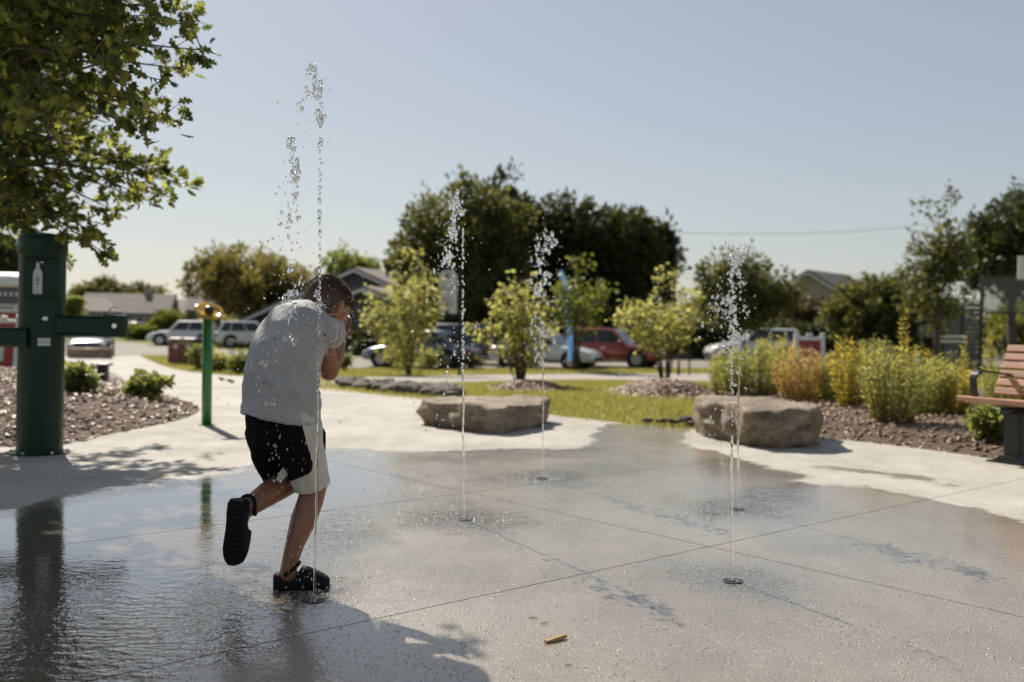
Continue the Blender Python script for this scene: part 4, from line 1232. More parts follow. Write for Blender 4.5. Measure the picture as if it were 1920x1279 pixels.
pl = [('dark green perennial clump at the left end of the right-hand bed', 1375, 748, 655, 60, LM_P1, .06), ('tall green perennial right of the jets, behind the tall boulder', 1425, 752, 640, 75, LM_P1, .055),
      ('bright yellow-green perennial behind the tall boulder', 1458, 745, 630, 60, LM_P3, .055), ('amber-orange perennial behind the right end of the tall boulder', 1500, 762, 655, 80, LM_P2, .05),
      ('amber perennial in front of the right-hand A-frame sign', 1528, 758, 672, 55, LM_P2, .05), ('tall yellow-green perennial just right of the A-frame sign', 1592, 775, 640, 62, LM_P3, .05),
      ('green perennial left of the widest clump in the right-hand bed', 1630, 765, 632, 52, LM_P1, .05), ('widest green perennial clump, nearest the pad', 1672, 806, 648, 95, LM_P1, .05),
      ('thin perennial with a tall rusty spire above the widest clump', 1690, 770, 588, 22, LM_P3, .06), ('yellow-green perennial right of the widest clump', 1740, 790, 668, 72, LM_P1, .05),
      ('yellow perennial left of the bench arm', 1790, 790, 690, 60, LM_P3, .05), ('thin yellow spire left of the bench arm', 1806, 765, 640, 16, LM_P3, .05),
      ('thin yellow spire rising behind the bench arm', 1848, 770, 628, 22, LM_P3, .05), ('yellow-green perennial behind the bench', 1875, 785, 680, 50, LM_P1, .05), ('perennial at the right edge behind the bench', 1915, 780, 700, 50, LM_P1, .05),
      ('green perennial right of the A-frame sign, behind the tall ones', 1562, 765, 668, 46, LM_P1, .05), ('green perennial behind the widest clump, on its left', 1652, 757, 640, 46, LM_P1, .05), ('yellow-green perennial behind the widest clump, on its right', 1714, 770, 652, 52, LM_P3, .05), ('green perennial left of the thin spire by the bench arm', 1768, 768, 664, 46, LM_P1, .05),
      ('low green perennial behind the left end of the right-hand bed', 1345, 742, 668, 38, LM_P1, .05)]
for i, (lab, px, by, tp, w, m, lf) in enumerate(pl):
    perennial(lab, px, by, tp, w, m, 100 + i, stems=9 if w < 30 else (int(w * .95)), leaf=lf * 1.15)
pshrub('low_shrub', 'leafy low shrub beneath the bench', 1862, 838, 758, 1822, 1905, LM_GR, 46, 16, .07, 131, 'leafy low shrubs in the beds', stems=4, lift=.05, shape='oval', clump=.08, stem_r=.005)
pshrub('low_shrub', 'leafy bright green shrub in the left bed beside the fountain column', 148, 760, 682, 112, 188, LM_GR, 60, 16, .075, 132, 'leafy low shrubs in the beds', stems=5, lift=.05, shape='oval', clump=.10, stem_r=.005, h=.1)
pshrub('low_shrub', 'leafy bright green shrub at the tip of the left bed', 285, 755, 702, 238, 318, LM_GR, 40, 16, .075, 133, 'leafy low shrubs in the beds', stems=5, lift=.05, shape='oval', clump=.09, stem_r=.005, h=.06)
# ------------------------------------------------------------------ houses
M_ROOF1 = mat('grey_brown_shingle', (0.17, 0.145, 0.125), .9, var=.2, scale=3, bmp=.4, bscale=20)
M_ROOF2 = mat('dark_brown_shingle', (0.07, 0.055, 0.05), .9, var=.2, scale=3, bmp=.4, bscale=20)
M_SID1 = mat('charcoal_siding', (0.085, 0.088, 0.092), .8, var=.1, scale=2, stretch=(1, 1, 30))
M_SID2 = mat('pale_grey_siding', (0.36, 0.38, 0.40), .8, var=.08, scale=2, stretch=(1, 1, 30))
M_SID3 = mat('tan_siding', (0.34, 0.30, 0.25), .8, var=.08, scale=2, stretch=(1, 1, 30))
M_TRIM = mat('white_trim', (0.7, 0.7, 0.68), .6, var=.05)
M_PANE = mat('window_pane', (0.02, 0.025, 0.03), .08, var=.2)
def house(label, px, dist, rz, w, d, eave, ridge, wall_m, roof_m, ridge_axis='x', wins=3, chimney=False, over=.4):
    """local x along the front, y depth; the front looks to -y"""
    b = on_ground(px, dist)
    t = thing('house', label, 'house', b, rz, 'houses across the street')
    mb = MB()
    if ridge_axis == 'x':
        prof = [(-d / 2, 0), (d / 2, 0), (d / 2, eave), (0, ridge), (-d / 2, eave)]
        mb.prism(prof, (-w / 2, 0, 0), (0, 1, 0), (0, 0, 1), (w, 0, 0))
    else:
        prof = [(-w / 2, 0), (w / 2, 0), (w / 2, eave), (0, ridge), (-w / 2, eave)]
        mb.prism(prof, (0, -d / 2, 0), (1, 0, 0), (0, 0, 1), (0, d, 0))
    mb.build('wall', wall_m, t)
    rf = MB(); fas = []
    hw = (d if ridge_axis == 'x' else w) / 2; L = (w if ridge_axis == 'x' else d)
    sl = (ridge - eave) / hw; th = .16
    for s in (-1, 1):
        pr = [(0, ridge + .03), (s * (hw + over), eave - sl * over + .03), (s * (hw + over), eave - sl * over + .03 + th), (0, ridge + .03 + th)]
        fp_ = [(0, ridge - .14), (s * (hw + over), eave - sl * over - .14), (s * (hw + over), eave - sl * over + .028), (0, ridge + .028)]
        if ridge_axis == 'x':
            rf.prism(pr, (-L / 2 - over, 0, 0), (0, 1, 0), (0, 0, 1), (L + 2 * over, 0, 0))
            for e in (-1, 1): fas.append(MB().prism(fp_, (e * (L / 2 + over) - .02, 0, 0), (0, 1, 0), (0, 0, 1), (.05, 0, 0)))
        else:
            rf.prism(pr, (0, -L / 2 - over, 0), (1, 0, 0), (0, 0, 1), (0, L + 2 * over, 0))
            for e in (-1, 1): fas.append(MB().prism(fp_, (0, e * (L / 2 + over) - .02, 0), (1, 0, 0), (0, 0, 1), (0, .05, 0)))
    ro = rf.build('roof', roof_m, t)
    for q in fas: q.build('fascia', M_TRIM, ro)
    if chimney:
        MB().box((w * .2, .3, ridge + .3), (.6, .6, 1.3)).build('chimney', M_SID3, ro)
    for i in range(wins):
        x = -w / 2 + w * (i + .5) / wins
        wi = MB(); wi.box((x, -d / 2 - .03, eave * .55), (1.5, .08, 1.2)); wo_ = wi.build('window', M_TRIM, t)
        MB().box((x - .36, -d / 2 - .075, eave * .55), (.62, .02, 1.04)).build('pane', M_PANE, wo_)
        MB().box((x + .36, -d / 2 - .075, eave * .55), (.62, .02, 1.04)).build('pane', M_PANE, wo_)
    return t
house('large charcoal house with a long sloping grey roof behind the boy', 716, 70, R(-16), 15.5, 8, 1.9, 5.15, M_SID1, M_ROOF1, 'y', 0, over=.7)
house('charcoal gabled wing with a sloping roof left of the notice board', 722, 62, R(-14), 11, 6, 1.7, 3.7, M_SID1, M_ROOF1, 'y', 2, over=.6)
house('small grey gabled house at the far left above the fountain arm', 168, 92, R(-12), 4.6, 7, 2.3, 3.4, M_SID2, M_ROOF1, 'y', 1)
house('pale house with a long grey-brown roof at the far left', 245, 96, R(10), 7.5, 7, 2.2, 3.9, M_SID2, M_ROOF1, 'x', 2, True)
house('low house with a grey roof behind the tall clipped hedge', 340, 98, R(-6), 7.5, 6, 2.2, 3.4, M_SID3, M_ROOF1, 'x', 2)
house('pale grey house under the bronze tree', 440, 88, R(14), 7.0, 7, 2.5, 4.2, M_SID2, M_ROOF1, 'x', 2)
house('house with a dark brown roof and white gable trim on the right', 1552, 78, R(-38), 9, 8, 3.2, 5.9, M_SID3, M_ROOF2, 'y', 2)
house('pale low building behind the slender tree on the right', 1720, 70, R(0), 6, 5, 2.2, 3.0, M_SID2, M_ROOF2, 'x', 2)

# ------------------------------------------------------------------ cars
def paint(name, c, metal=.25, rough=.3):
    if name in MATS: return MATS[name]
    m = mat(name, c, rough, metal, var=.04, scale=2, coat=1.0)
    return m
def car(name, label, loc, rz, L, Wd, H, m, style='suv', group='parked cars'):
    """local +x = front; built on its tyres"""
    t = thing(name, label, 'car', loc, rz, group)
    w = Wd / 2
    zb = .24; belt = H * .58; hood = H * .55; nose = H * .44
    if style == 'suv': xs = dict(rb=-L * .47, fb=L * .19, rt=-L * .40, ft=L * .06); tail = belt
    elif style == 'pickup': xs = dict(rb=-L * .12, fb=L * .22, rt=-L * .09, ft=L * .10); tail = belt * .98
    else: xs = dict(rb=-L * .36, fb=L * .20, rt=-L * .22, ft=L * .05); tail = belt * .97
    st = [(-L / 2, zb + .2, tail - .18, w * .84), (-L / 2 + .05, zb + .08, tail - .05, w * .93), (-L * .44, zb, tail, w * .98), (-L * .3, zb, belt, w), (0, zb - .02, belt, w), (L * .18, zb - .02, belt * .99, w), (L * .3, zb, hood, w * .99), (L * .42, zb, nose + .06, w * .95), (L * .475, zb + .04, nose - .04, w * .86), (L / 2, zb + .12, nose - .2, w * .74)]
    rings = []
    for x, z0, z1, ww in st:
        h = z1 - z0
        half = [(ww * .80, z0), (ww * .95, z0 + h * .12), (ww, z0 + h * .35), (ww * .985, z0 + h * .62), (ww * .965, z0 + h * .86), (ww * .90, z1 - .015), (ww * .72, z1 + .015), (ww * .3, z1 + .035)]
        rings.append([(x, y, z) for y, z in half] + [(x, -y, z) for y, z in reversed(half)])
    mb = MB(); mb.ring_loft(rings)
    body = mb.build('body', m, t); auto_smooth(body, 38)
    # cabin
    wb, wt = w * .94, w * .76
    zt = H - .03
    cab = MB()
    def cring(f, z, wd_):
        x0 = xs['rb'] + (xs['rt'] - xs['rb']) * f; x1 = xs['fb'] + (xs['ft'] - xs['fb']) * f
        return [(x0, -wd_, z), (x0 + .12, -wd_ - .0, z), (x1 - .1, -wd_, z), (x1, -wd_ * .9, z), (x1, wd_ * .9, z), (x1 - .1, wd_, z), (x0 + .12, wd_, z), (x0, wd_, z)]
    cab.ring_loft([cring(0, belt - .05, wb), cring(.9, zt - .07, wt + .03), cring(1.0, zt, wt - .08)])
    cab = cab.build('cabin', m, t, bevel=.03); auto_smooth(cab, 30)
    # glass
    def side_pt(f, u, s, out=.012):
        z = belt + .02 + (zt - .10 - belt) * f
        x0 = xs['rb'] + (xs['rt'] - xs['rb']) * f + .16; x1 = xs['fb'] + (xs['ft'] - xs['fb']) * f - .14
        wd_ = wb + (wt + .03 - wb) * (z - belt + .05) / (zt - .07 - belt + .05) + out
        return (x0 + (x1 - x0) * u, s * wd_, z)
    cuts = [(0, .22), (.25, .60), (.63, 1.0)] if style == 'suv' else [(0, .46), (.5, 1.0)]
    for s in (-1, 1):
        for a, b in cuts:
            MB().quad(side_pt(.06, a, s), side_pt(.06, b, s), side_pt(.97, b, s), side_pt(.97, a, s)).build('side_window', M_GLASSD, t)
    def end_pt(f, v, front):
        z = belt + .0 + (zt - .06 - belt) * f
        if front: x = xs['fb'] + (xs['ft'] - xs['fb']) * (f * .93 + .05) + .03
        else: x = xs['rb'] + (xs['rt'] - xs['rb']) * (f * .93 + .05) - .03
        ww = (wb + (wt - wb) * f) * .84
        return (x, v * ww, z)
    MB().quad(end_pt(.05, -1, 1), end_pt(.05, 1, 1), end_pt(.95, 1, 1), end_pt(.95, -1, 1)).build('windscreen', M_GLASSD, t)
    MB().quad(end_pt(.25, -1, 0), end_pt(.25, 1, 0), end_pt(.93, 1, 0), end_pt(.93, -1, 0)).build('rear_window', M_GLASSD, t)
    # wheels
    r = .36 if style != 'sedan' else .33
    for x in (-L * .29, L * .30):
        for s in (-1, 1):
            ar = MB(); ar.cyl((x, s * (w - .3), r + .02), (x, s * (w + .004), r + .02), r + .09, n=20); ar.build('wheel_arch', M_TYRE, t)
            tr = MB(); tr.tube([(x, s * (w - .2), r), (x, s * (w - .01), r), (x, s * (w + .012), r)], [r, r, r * .93], 22); wh = tr.build('wheel', M_TYRE, t)
            rm = MB(); rm.tube([(x, s * (w + .012), r), (x, s * (w + .02), r), (x, s * (w + .008), r)], [r * .66, r * .64, r * .2], 18); rm.build('rim', M_RIM, wh)
    for s in (-1, 1):
        MB().box((L * .455, s * w * .70, nose - .10), (.22, w * .36, .15)).build('headlight', M_LAMP, t, bevel=.03)
        MB().box((-L * .485, s * w * .82, tail - .22), (.16, w * .24, .24)).build('tail_light', M_TAIL, t, bevel=.02)
        MB().ball((xs['fb'] - .18, s * (w + .10), belt + .10), .11, 8, 6, (.7, 1, .7)).build('mirror', m, t, True)
        MB().box((-L * .02, s * (w + .004), belt - .16), (.2, .03, .035)).build('door_handle', M_CHROME, t)
        MB().box((-L * .22, s * (w + .004), belt - .16), (.2, .03, .035)).build('door_handle', M_CHROME, t)
        MB().box((0, s * (w - .01), zb + .07), (L * .42, .05, .06)).build('sill_trim', M_CHROME if style == 'suv' else M_BLACK, t)
    MB().box((L * .488, 0, nose - .22), (.06, w * 1.0, .2)).build('grille', M_BLACK, t, bevel=.02)
    MB().box((L * .497, 0, zb + .16), (.06, w * 1.2, .14)).build('bumper', M_BLACK, t, bevel=.02)
    return t
PB = lambda px, d: on_ground(px, d)
car('parked_car', 'red-brown SUV facing right in the car park', PB(1148, 43), R(-24), 4.6, 1.85, 1.68, paint('copper_red_paint', (0.30, 0.05, 0.025), .45), 'suv')
car('parked_car', 'white car partly hidden behind the middle shrub and the blue flag', PB(1025, 41), R(-22), 4.5, 1.8, 1.55, paint('white_paint', (0.68, 0.68, 0.67), 0), 'sedan')
car('parked_car', 'dark grey SUV behind the green notice board post', PB(905, 44), R(-18), 4.7, 1.9, 1.78, paint('dark_blue_grey_paint', (0.035, 0.042, 0.055), .4), 'suv')
car('parked_car', 'blue-grey car facing left, behind the bushy tree at the car park', PB(790, 40), R(166), 4.6, 1.8, 1.52, paint('silver_blue_paint', (0.12, 0.15, 0.18), .5), 'sedan')
car('parked_car', 'white SUV behind the right-hand water jets', PB(1415, 50), R(186), 4.8, 1.9, 1.75, paint('white_paint', (0.68, 0.68, 0.67), 0), 'suv')
car('parked_car', 'dark blue car facing the camera behind the tan boulder', PB(172, 47), R(-72), 4.5, 1.8, 1.45, paint('navy_paint', (0.012, 0.02, 0.04), .3), 'sedan', 'cars by the houses')
car('parked_car', 'white SUV facing left behind the litter bin', PB(345, 66), R(190), 4.6, 1.85, 1.68, paint('white_paint', (0.68, 0.68, 0.67), 0), 'suv', 'cars by the houses')
car('parked_car', 'black car between the two white SUVs on the left', PB(412, 70), R(185), 4.4, 1.8, 1.42, paint('black_paint', (0.012, 0.012, 0.014), .2), 'sedan', 'cars by the houses')
car('parked_car', 'white SUV with red tail light left of the back of the boy', PB(472, 64), R(18), 4.6, 1.85, 1.70, paint('white_paint', (0.68, 0.68, 0.67), 0), 'suv', 'cars by the houses')
car('parked_car', 'small dark car with a white roof in the far driveway, below the fountain arm', PB(262, 86), R(-30), 4.2, 1.75, 1.45, paint('silver_paint', (0.4, 0.4, 0.4), .5), 'sedan', 'cars by the houses')

# ------------------------------------------------------------------ utility pole and wires
M_POLE = mat('weathered_pole', (0.17, 0.14, 0.115), .9, var=.2, stretch=(1, 1, .1))
def utility_pole(label, px, dist, top):
    b = on_ground(px, dist); H = at(px, top, dist).z - b.z
    t = thing('utility_pole', label, 'pole', b, 0, 'utility poles')
    MB().tube([(0, 0, -.2), (0, 0, H)], [.17, .12], 10).build('mast', M_POLE, t, True)
    MB().box((0, -.12, H - .7), (1.8, .1, .12)).build('crossarm', M_POLE, t)
    for x in (-.8, 0.3, .8): MB().cyl((x, -.12, H - .64), (x, -.12, H - .5), .05, .03, 8).build('insulator', M_WHITE, t)
    return b + Vector((0, 0, H))
utility_pole('weathered utility pole right of the dark tree row', 1262, 64, 448)
utility_pole('thin distant utility pole above the far-left houses', 330, 120, 552)
def wire(label, p0, p1, d0, d1):
    a = at(*p0, d0); b = at(*p1, d1)
    pts = [a + (b - a) * s + Vector((0, 0, -0.9 * math.sin(math.pi * s))) for s in np.linspace(0, 1, 14)]
    o = MB().tube(pts, .013, 5).build('power_line', M_BLACK, None)
    setp(o, label, 'power line', 'overhead power lines')
wire('upper overhead wire crossing the sky to the right', (1240, 436), (2050, 372), 64, 64)
wire('lower overhead wire crossing the sky above the roofs to the right', (1240, 512), (2050, 464), 64, 64)
wire('middle overhead wire just above the lower wire on the right', (1240, 520), (2050, 474), 66, 66)

# ------------------------------------------------------------------ sports court
M_CW = mat('grey_court_board', (0.115, 0.125, 0.14), .7, var=.08, scale=3, stretch=(8, 8, .5))
cd = 40.0
cbase = on_ground(1782, cd)
ct = thing('court_wall', 'grey vertical-board court wall with white rails, right of the slender tree', 'wall', cbase)
sc = F_PX / cd
for i in range(10):
    MB().box((-0.62 + i * .125, 0, 1.45), (.115, .05, 2.8)).build('board', M_CW, ct)
for z in (.06, 1.32, 1.52, 2.86): MB().box((0, -.05, z), (1.32, .05, .09)).build('rail', M_TRIM, ct)
ctb = thing('court_wall', 'grey slatted court wall between the two black fence posts', 'wall', on_ground(1825, 40.6))
for i in range(14): MB().box((0, 0, .2 + i * .2), (.75, .05, .17)).build('board', M_CW, ctb)
MB().box((0, -.05, 2.96), (.8, .05, .09)).build('rail', M_TRIM, ctb)
fb = on_ground(1840, cd)
ft = thing('court_fence', 'tall black court fence with mesh panels at the right edge', 'fence', fb)
hP = at(1840, 516, cd).z - fb.z
for x, h in ((-.78, 2.75), (0, hP), (2.1, hP), (4.2, hP), (-1.55, 1.5)):
    MB().box((x, 0, h / 2), (.11, .11, h)).build('post', M_BLACK, ft)
for z in (hP - .05, hP - 1.5): MB().box((2.1, 0, z), (4.1, .06, .06)).build('rail', M_BLACK, ft)
M_SCREEN = mesh_screen_material('wire_mesh_screen', (0.12, 0.13, 0.14), .32)
for x0 in (.06, 2.16): MB().box((x0 + 1.0, 0.0, hP - .78), (1.96, .012, 1.36)).build('mesh_panel', M_SCREEN, ft)
MB().box((1.9, -.05, 1.32), (3.9, .05, .05)).build('rail', M_BLACK, ft)
MB().box((1.9, -.05, .12), (3.9, .05, .05)).build('rail', M_BLACK, ft)
for i in range(36): MB().box((.1 + i * .105, -.05, .72), (.022, .022, 1.16)).build('bar', M_BLACK, ft)
bb = on_ground(1932, 38)
bt = thing('basketball_hoop', 'white basketball backboard at the right edge above the court fence', 'hoop', bb)
zb_ = at(1912, 524, 38).z - bb.z; zt_ = at(1912, 480, 38).z - bb.z
MB().box((.35, 0, (zb_ + zt_) / 2), (1.75, .05, zt_ - zb_)).build('backboard', M_WHITE, bt, bevel=.01)
MB().box((.35, -.03, (zb_ + zt_) / 2 - .1), (.6, .01, .42)).build('target_frame', M_INK, bt)
MB().box((.35, -.037, (zb_ + zt_) / 2 - .1), (.5, .01, .33)).build('target_inside', M_WHITE, bt)
MB().tube([(1.3, .9, 0), (1.3, .9, zb_ - .1), (.6, .1, zb_ + .3)], .06, 8).build('post', M_BLACK, bt)

# ------------------------------------------------------------------ notice board, flag, A-frames
nb = on_ground(861, 32)
nt_ = thing('notice_board', 'arched white notice board on a dark green post among the trees', 'sign', nb)
sc = F_PX / 32
z0 = at(840, 588, 32).z - nb.z; z1 = at(840, 505, 32).z - nb.z
MB().box((0.03, 0, (z1 + .05) / 2), (.09, .09, z1 + .05)).build('post', M_GREEN, nt_)
MB().box((-.38, .0, 0.6 * z1), (.09, .09, .12)).build('bracket', M_GREEN, nt_)
def arch(w, z0, z1, n=12):
    P = [(-w / 2, z0), (w / 2, z0), (w / 2, z1 - w * .35)]
    for k in range(1, n): 
        a = math.pi * k / n; P.append((w / 2 * math.cos(a), z1 - w * .35 + w * .35 * math.sin(a)))
    return P + [(-w / 2, z1 - w * .35)]
MB().prism(arch(.70, z0 - .06, z1 + .03), (-.38, -.02, 0), (1, 0, 0), (0, 0, 1), (0, .05, 0)).build('frame', M_GREEN, nt_)
bd = MB().prism(arch(.60, z0, z1 - .03), (-.38, -.035, 0), (1, 0, 0), (0, 0, 1), (0, .03, 0)).build('board', M_LABEL, nt_)
M_OLIVE = mat('olive_print', (0.14, 0.14, 0.05), .6)
MB().lathe([(.001, 0), (.085, 0), (.085, .008), (.001, .008)], 14).build('emblem', M_OLIVE, bd)
em = bpy.data.objects[bd.children[0].name]; em.rotation_euler = (R(90), 0, 0); em.location = (-.38, -.036, z1 - .2)
M_FADE = mat('faded_print', (0.28, 0.28, 0.26), .6)
for k, z in enumerate((.62, .55, .34, .28, .22, .16)):
    MB().box((-.38, -.038, z0 + (z1 - z0) * z), (.40 - .05 * (k % 3), .004, .035)).build('text_line', M_FADE, bd)

M_BLUE = leafmat('sky_blue_fabric', (0.36, 0.56, 0.70), (0.36, 0.56, 0.70), None, trans=.5, tcol=1.15, tb=1.15)
fbp = on_ground(1078, 39.2)
fl = thing('feather_flag', 'curved light blue feather flag in front of the red car', 'flag', fbp)
Hf = at(1042, 507, 39.2).z - fbp.z
pole = [(0, 0, 0), (0, 0, 1.2), (-.06, 0, Hf * .62), (-.22, 0, Hf * .85), (-.52, 0, Hf * .97), (-.78, 0, Hf * .985)]
MB().tube(pole, [.016, .016, .014, .012, .009, .006], 8).build('pole', M_BLACK, fl, True)
cl = MB(); rgs = []
V0 = []
for k in range(15):
    u = k / 14
    z = .35 + u * (Hf - .45)
    xp = -0.02 - .55 * max(0, (u - .45) / .55) ** 2.2
    wd_ = .42 * (.55 + .6 * u) * (1 if u < .8 else max(.12, (1 - (u - .8) * 4.4)))
    row = []
    for j in range(7):
        s = j / 6
        row.append((xp - s * wd_, .05 * math.sin(5 * u + 3 * s) - .02, z + .14 * (1 - s) * u))
    V0.append(row)
me_v = [p for r in V0 for p in r]; me_v += [(p[0], p[1] + .006, p[2]) for p in me_v]
ff = []
n1 = 7 * 15
for k in range(14):
    for j in range(6):
        a = k * 7 + j
        ff.append((a, a + 1, a + 8, a + 7)); ff.append((a + n1, a + 7 + n1, a + 8 + n1, a + 1 + n1))
cl.add(me_v, ff); cl.build('cloth', M_BLUE, fl, True)

def a_frame(label, loc, rz, w=.60, h=1.12):
    t = thing('a_frame_sign', label, 'sign', loc, rz, 'plastic A-frame signs')
    for s in (-1, 1):
        rot = Matrix.Rotation(s * R(-12) * -1, 3, 'X')
        def L(x, y, z): 
            v = rot @ Vector((x, y, z)); return (v.x, v.y + s * .24, v.z)
        m = MB()
        def bar(x0, x1, z0, z1, d=.05):
            P = [L(x, y, z) for x in (x0, x1) for y in (-d / 2, d / 2) for z in (z0, z1)]
            m.add(P, [(0, 1, 3, 2), (4, 6, 7, 5), (0, 4, 5, 1), (2, 3, 7, 6), (0, 2, 6, 4), (1, 5, 7, 3)])
        bar(-w / 2, -w / 2 + .09, 0, h); bar(w / 2 - .09, w / 2, 0, h)
        bar(-w / 2 + .09, w / 2 - .09, h - .17, h - .09, .045); bar(-.06, .06, h - .09, h - .01, .045); bar(-w / 2 + .09, w / 2 - .09, .05, .13, .045)
        fr = m.build('frame', M_WHITE, t, bevel=.012)
        p = MB(); m = p; bar(-w / 2 + .088, w / 2 - .088, .125, h - .165, .03); pn = p.build('panel', M_RED, t)
        if s < 0:
            q = MB(); m = q
            P = [L(x, y, z) for x in (-.17, .04) for y in (-.022, -.014) for z in (.3, .62)]
            m.add(P, [(0, 1, 3, 2), (4, 6, 7, 5), (0, 4, 5, 1), (2, 3, 7, 6), (0, 2, 6, 4), (1, 5, 7, 3)])
            q.build('notice', M_LABEL, pn)
            for zz in (.70, .76, .82):
                q = MB(); P = [L(x, y, z) for x in (.0, .16 - (zz - .7)) for y in (-.022, -.014) for z in (zz, zz + .03)]
                q.add(P, [(0, 1, 3, 2), (4, 6, 7, 5), (0, 4, 5, 1), (2, 3, 7, 6), (0, 2, 6, 4), (1, 5, 7, 3)]); q.build('text_line', M_LABEL, pn)
    return t
a_frame('white A-frame sign with red panel behind the amber plants', on_ground(1518, 20), R(-10))
pa = on_ground(8, 21)
a_frame('white A-frame sign with red panel at the left edge behind the fountain', pa, R(8), .66, 1.28)

# ------------------------------------------------------------------ portable toilet, bins, bollard, table
M_GREYPL = mat('grey_plastic', (0.10, 0.105, 0.12), .5, var=.06)
pt = on_ground(0, 26)
kt = thing('portable_toilet', 'grey portable toilet with a white domed roof at the left edge', 'toilet', pt, R(5))
kt.scale = (1.08, 1.08, 1.1)
MB().box((0, .6, 1.0), (1.18, 1.18, 2.0)).build('cabin', M_GREYPL, kt, bevel=.03)
for i in range(9): MB().box((-.52 + i * .13, -.005, 1.86), (.06, .03, .10)).build('vent', M_LABEL, kt)
ring = []
for z, s in ((2.02, 1.0), (2.14, 1.0), (2.25, .9), (2.34, .7), (2.38, .4)):
    ring.append([(x * s * .62, .6 + y * s * .62, z) for x, y in ((-1, -1), (-.4, -1.02), (.4, -1.02), (1, -1), (1, 1), (-1, 1))])
MB().ring_loft(ring).build('roof', M_WHITE, kt, True)
pn = MB().box((.12, -.01, 1.42), (.62, .02, .40)).build('poster', M_LABEL, kt)
MB().box((.12, -.024, 1.35), (.52, .006, .14)).build('picture', M_RED, pn)
MB().box((.12, -.024, 1.54), (.40, .006, .06)).build('text_line', M_FADE, pn)
M_CEDAR = wood_material('red_cedar_slat', (0.16, 0.05, 0.028), (0.24, 0.085, 0.045), (20, 20, 2))
bp = gp(341, 682)
bn = thing('litter_bin', 'double litter bin with red wooden slats and black lids by the road', 'bin', bp, R(-12))
s_ = bp.y / F_PX
wB = 56 * s_ * 1.02; hB = (at(341, 633, bp.y).z - bp.z)
MB().box((0, .32, hB * .40), (wB - .06, .56, hB * .76)).build('liner', M_BLACK, bn)
for i in range(11): MB().box((-wB / 2 + wB * (i + .5) / 11, 0, hB * .42), (wB / 11 * .8, .035, hB * .76)).build('slat', M_CEDAR, bn)
for i in range(5):
    for sx in (-1, 1): MB().box((sx * wB / 2, .06 + .13 * i, hB * .42), (.035, .10, hB * .76)).build('slat', M_CEDAR, bn)
for sx in (-1, 1):
    MB().box((sx * wB * .25, .31, hB * .90), (wB * .47, .62, hB * .16)).build('lid', M_BLACK, bn, bevel=.03)
    d = MB().cyl((sx * wB * .22, -.02, hB * .66), (sx * wB * .22, -.03, hB * .66), .085, n=16); d.build('emblem', M_LABEL, bn)
bl = gp(193, 712, .08)
b_ = thing('bollard_light', 'short black bollard light at the back of the left bed', 'bollard', bl)
hb = at(193, 682, bl.y).z - bl.z
MB().box((0, 0, hb * .45 - .05), (.14, .14, hb * .9 + .1)).build('post', M_BLACK, b_, bevel=.01)
MB().box((.0, 0, hb * .95), (.24, .2, hb * .14)).build('lamp_head', M_BLACK, b_, bevel=.01)
tp = gp(452, 668)
tt = thing('picnic_table', 'small dark table on thin legs at the road edge behind the boy', 'table', tp)
MB().box((0, 0, .74), (1.1, .7, .06)).build('top', M_BLACK, tt)
for x in (-.46, 0, .46): 
    for y in (-.28, .28): MB().box((x, y, .355), (.05, .05, .71)).build('leg', M_BLACK, tt)
# small stakes and hydrant-like post at the car park edge
M_ORANGE = mat('orange_plastic', (0.55, 0.17, 0.02), .5)
sp_ = on_ground(1274, 36)
s1 = thing('marker_post', 'small dark post with an orange cap behind the right-hand shrub', 'post', sp_)
MB().cyl((0, 0, 0), (0, 0, .42), .05, .045, 10).build('shaft', M_BLACK, s1); MB().cyl((0, 0, .42), (0, 0, .60), .055, .03, 10).build('cap', M_ORANGE, s1)
s2 = thing('tree_stake', 'thin dark stake right of the right-hand shrub', 'stake', on_ground(1294, 36))
MB().box((0, 0, .35), (.05, .05, .7)).build('stake', M_BLACK, s2); MB().box((0, 0, .68), (.09, .03, .06)).build('tie', M_BLACK, s2)
s3 = thing('marker_post', 'small red post behind the perennials near the sports court', 'post', on_ground(1668, 40))
MB().cyl((0, 0, 0), (0, 0, .95), .09, .08, 10).build('shaft', M_RED, s3); MB().ball((0, 0, .97), .1, 10, 6).build('cap', M_RED, s3)
s4 = thing('sign_post', 'thin grey post left of the slender tree', 'post', on_ground(1729, 38))
MB().cyl((0, 0, 0), (0, 0, 2.0), .03, .03, 8).build('shaft', M_GREYPL, s4); MB().box((0, -.04, 1.75), (.28, .02, .4)).build('plate', M_GREYPL, s4)

# ------------------------------------------------------------------ drinking fountain (left)
fbse = gp(74, 849)
SCF = F_PX / fbse.y
ft_ = thing('drinking_fountain', 'dark green bottle filler and drinking fountain column with side arms', 'fountain', fbse)
ft_.rotation_euler = (0, R(0.75), 0)
rc = 40.5 / SCF
Hc = at(88, 440, fbse.y).z - fbse.z
nA = 72
def zpx(py): return at(80, py, fbse.y).z - fbse.z
za0, za1 = zpx(560), zpx(484)
levels = [0, .3, .6, .9, za0 - .002, za0, (za0 + za1) / 2, za1, za1 + .002, zpx(476), Hc - .004]
rings = []
for z in levels:
    ring = []
    for k in range(nA):
        a = 2 * math.pi * k / nA            # 0 = +x ; -y faces the camera
        rr = rc
        deg = math.degrees(a)
        if za0 - 1e-6 <= z <= za1 + 1e-6 and 247 <= deg <= 338:
            c = math.cos(a - R(292)); rr = min(rc, .075 / max(c, .3))
        ring.append((rr * math.cos(a), rr * math.sin(a), z))
    rings.append(ring)
colm = MB(); colm.ring_loft(rings); colm = colm.build('column', M_GREEN, ft_); auto_smooth(colm, 35)
cp = MB(); zc = zpx(478)
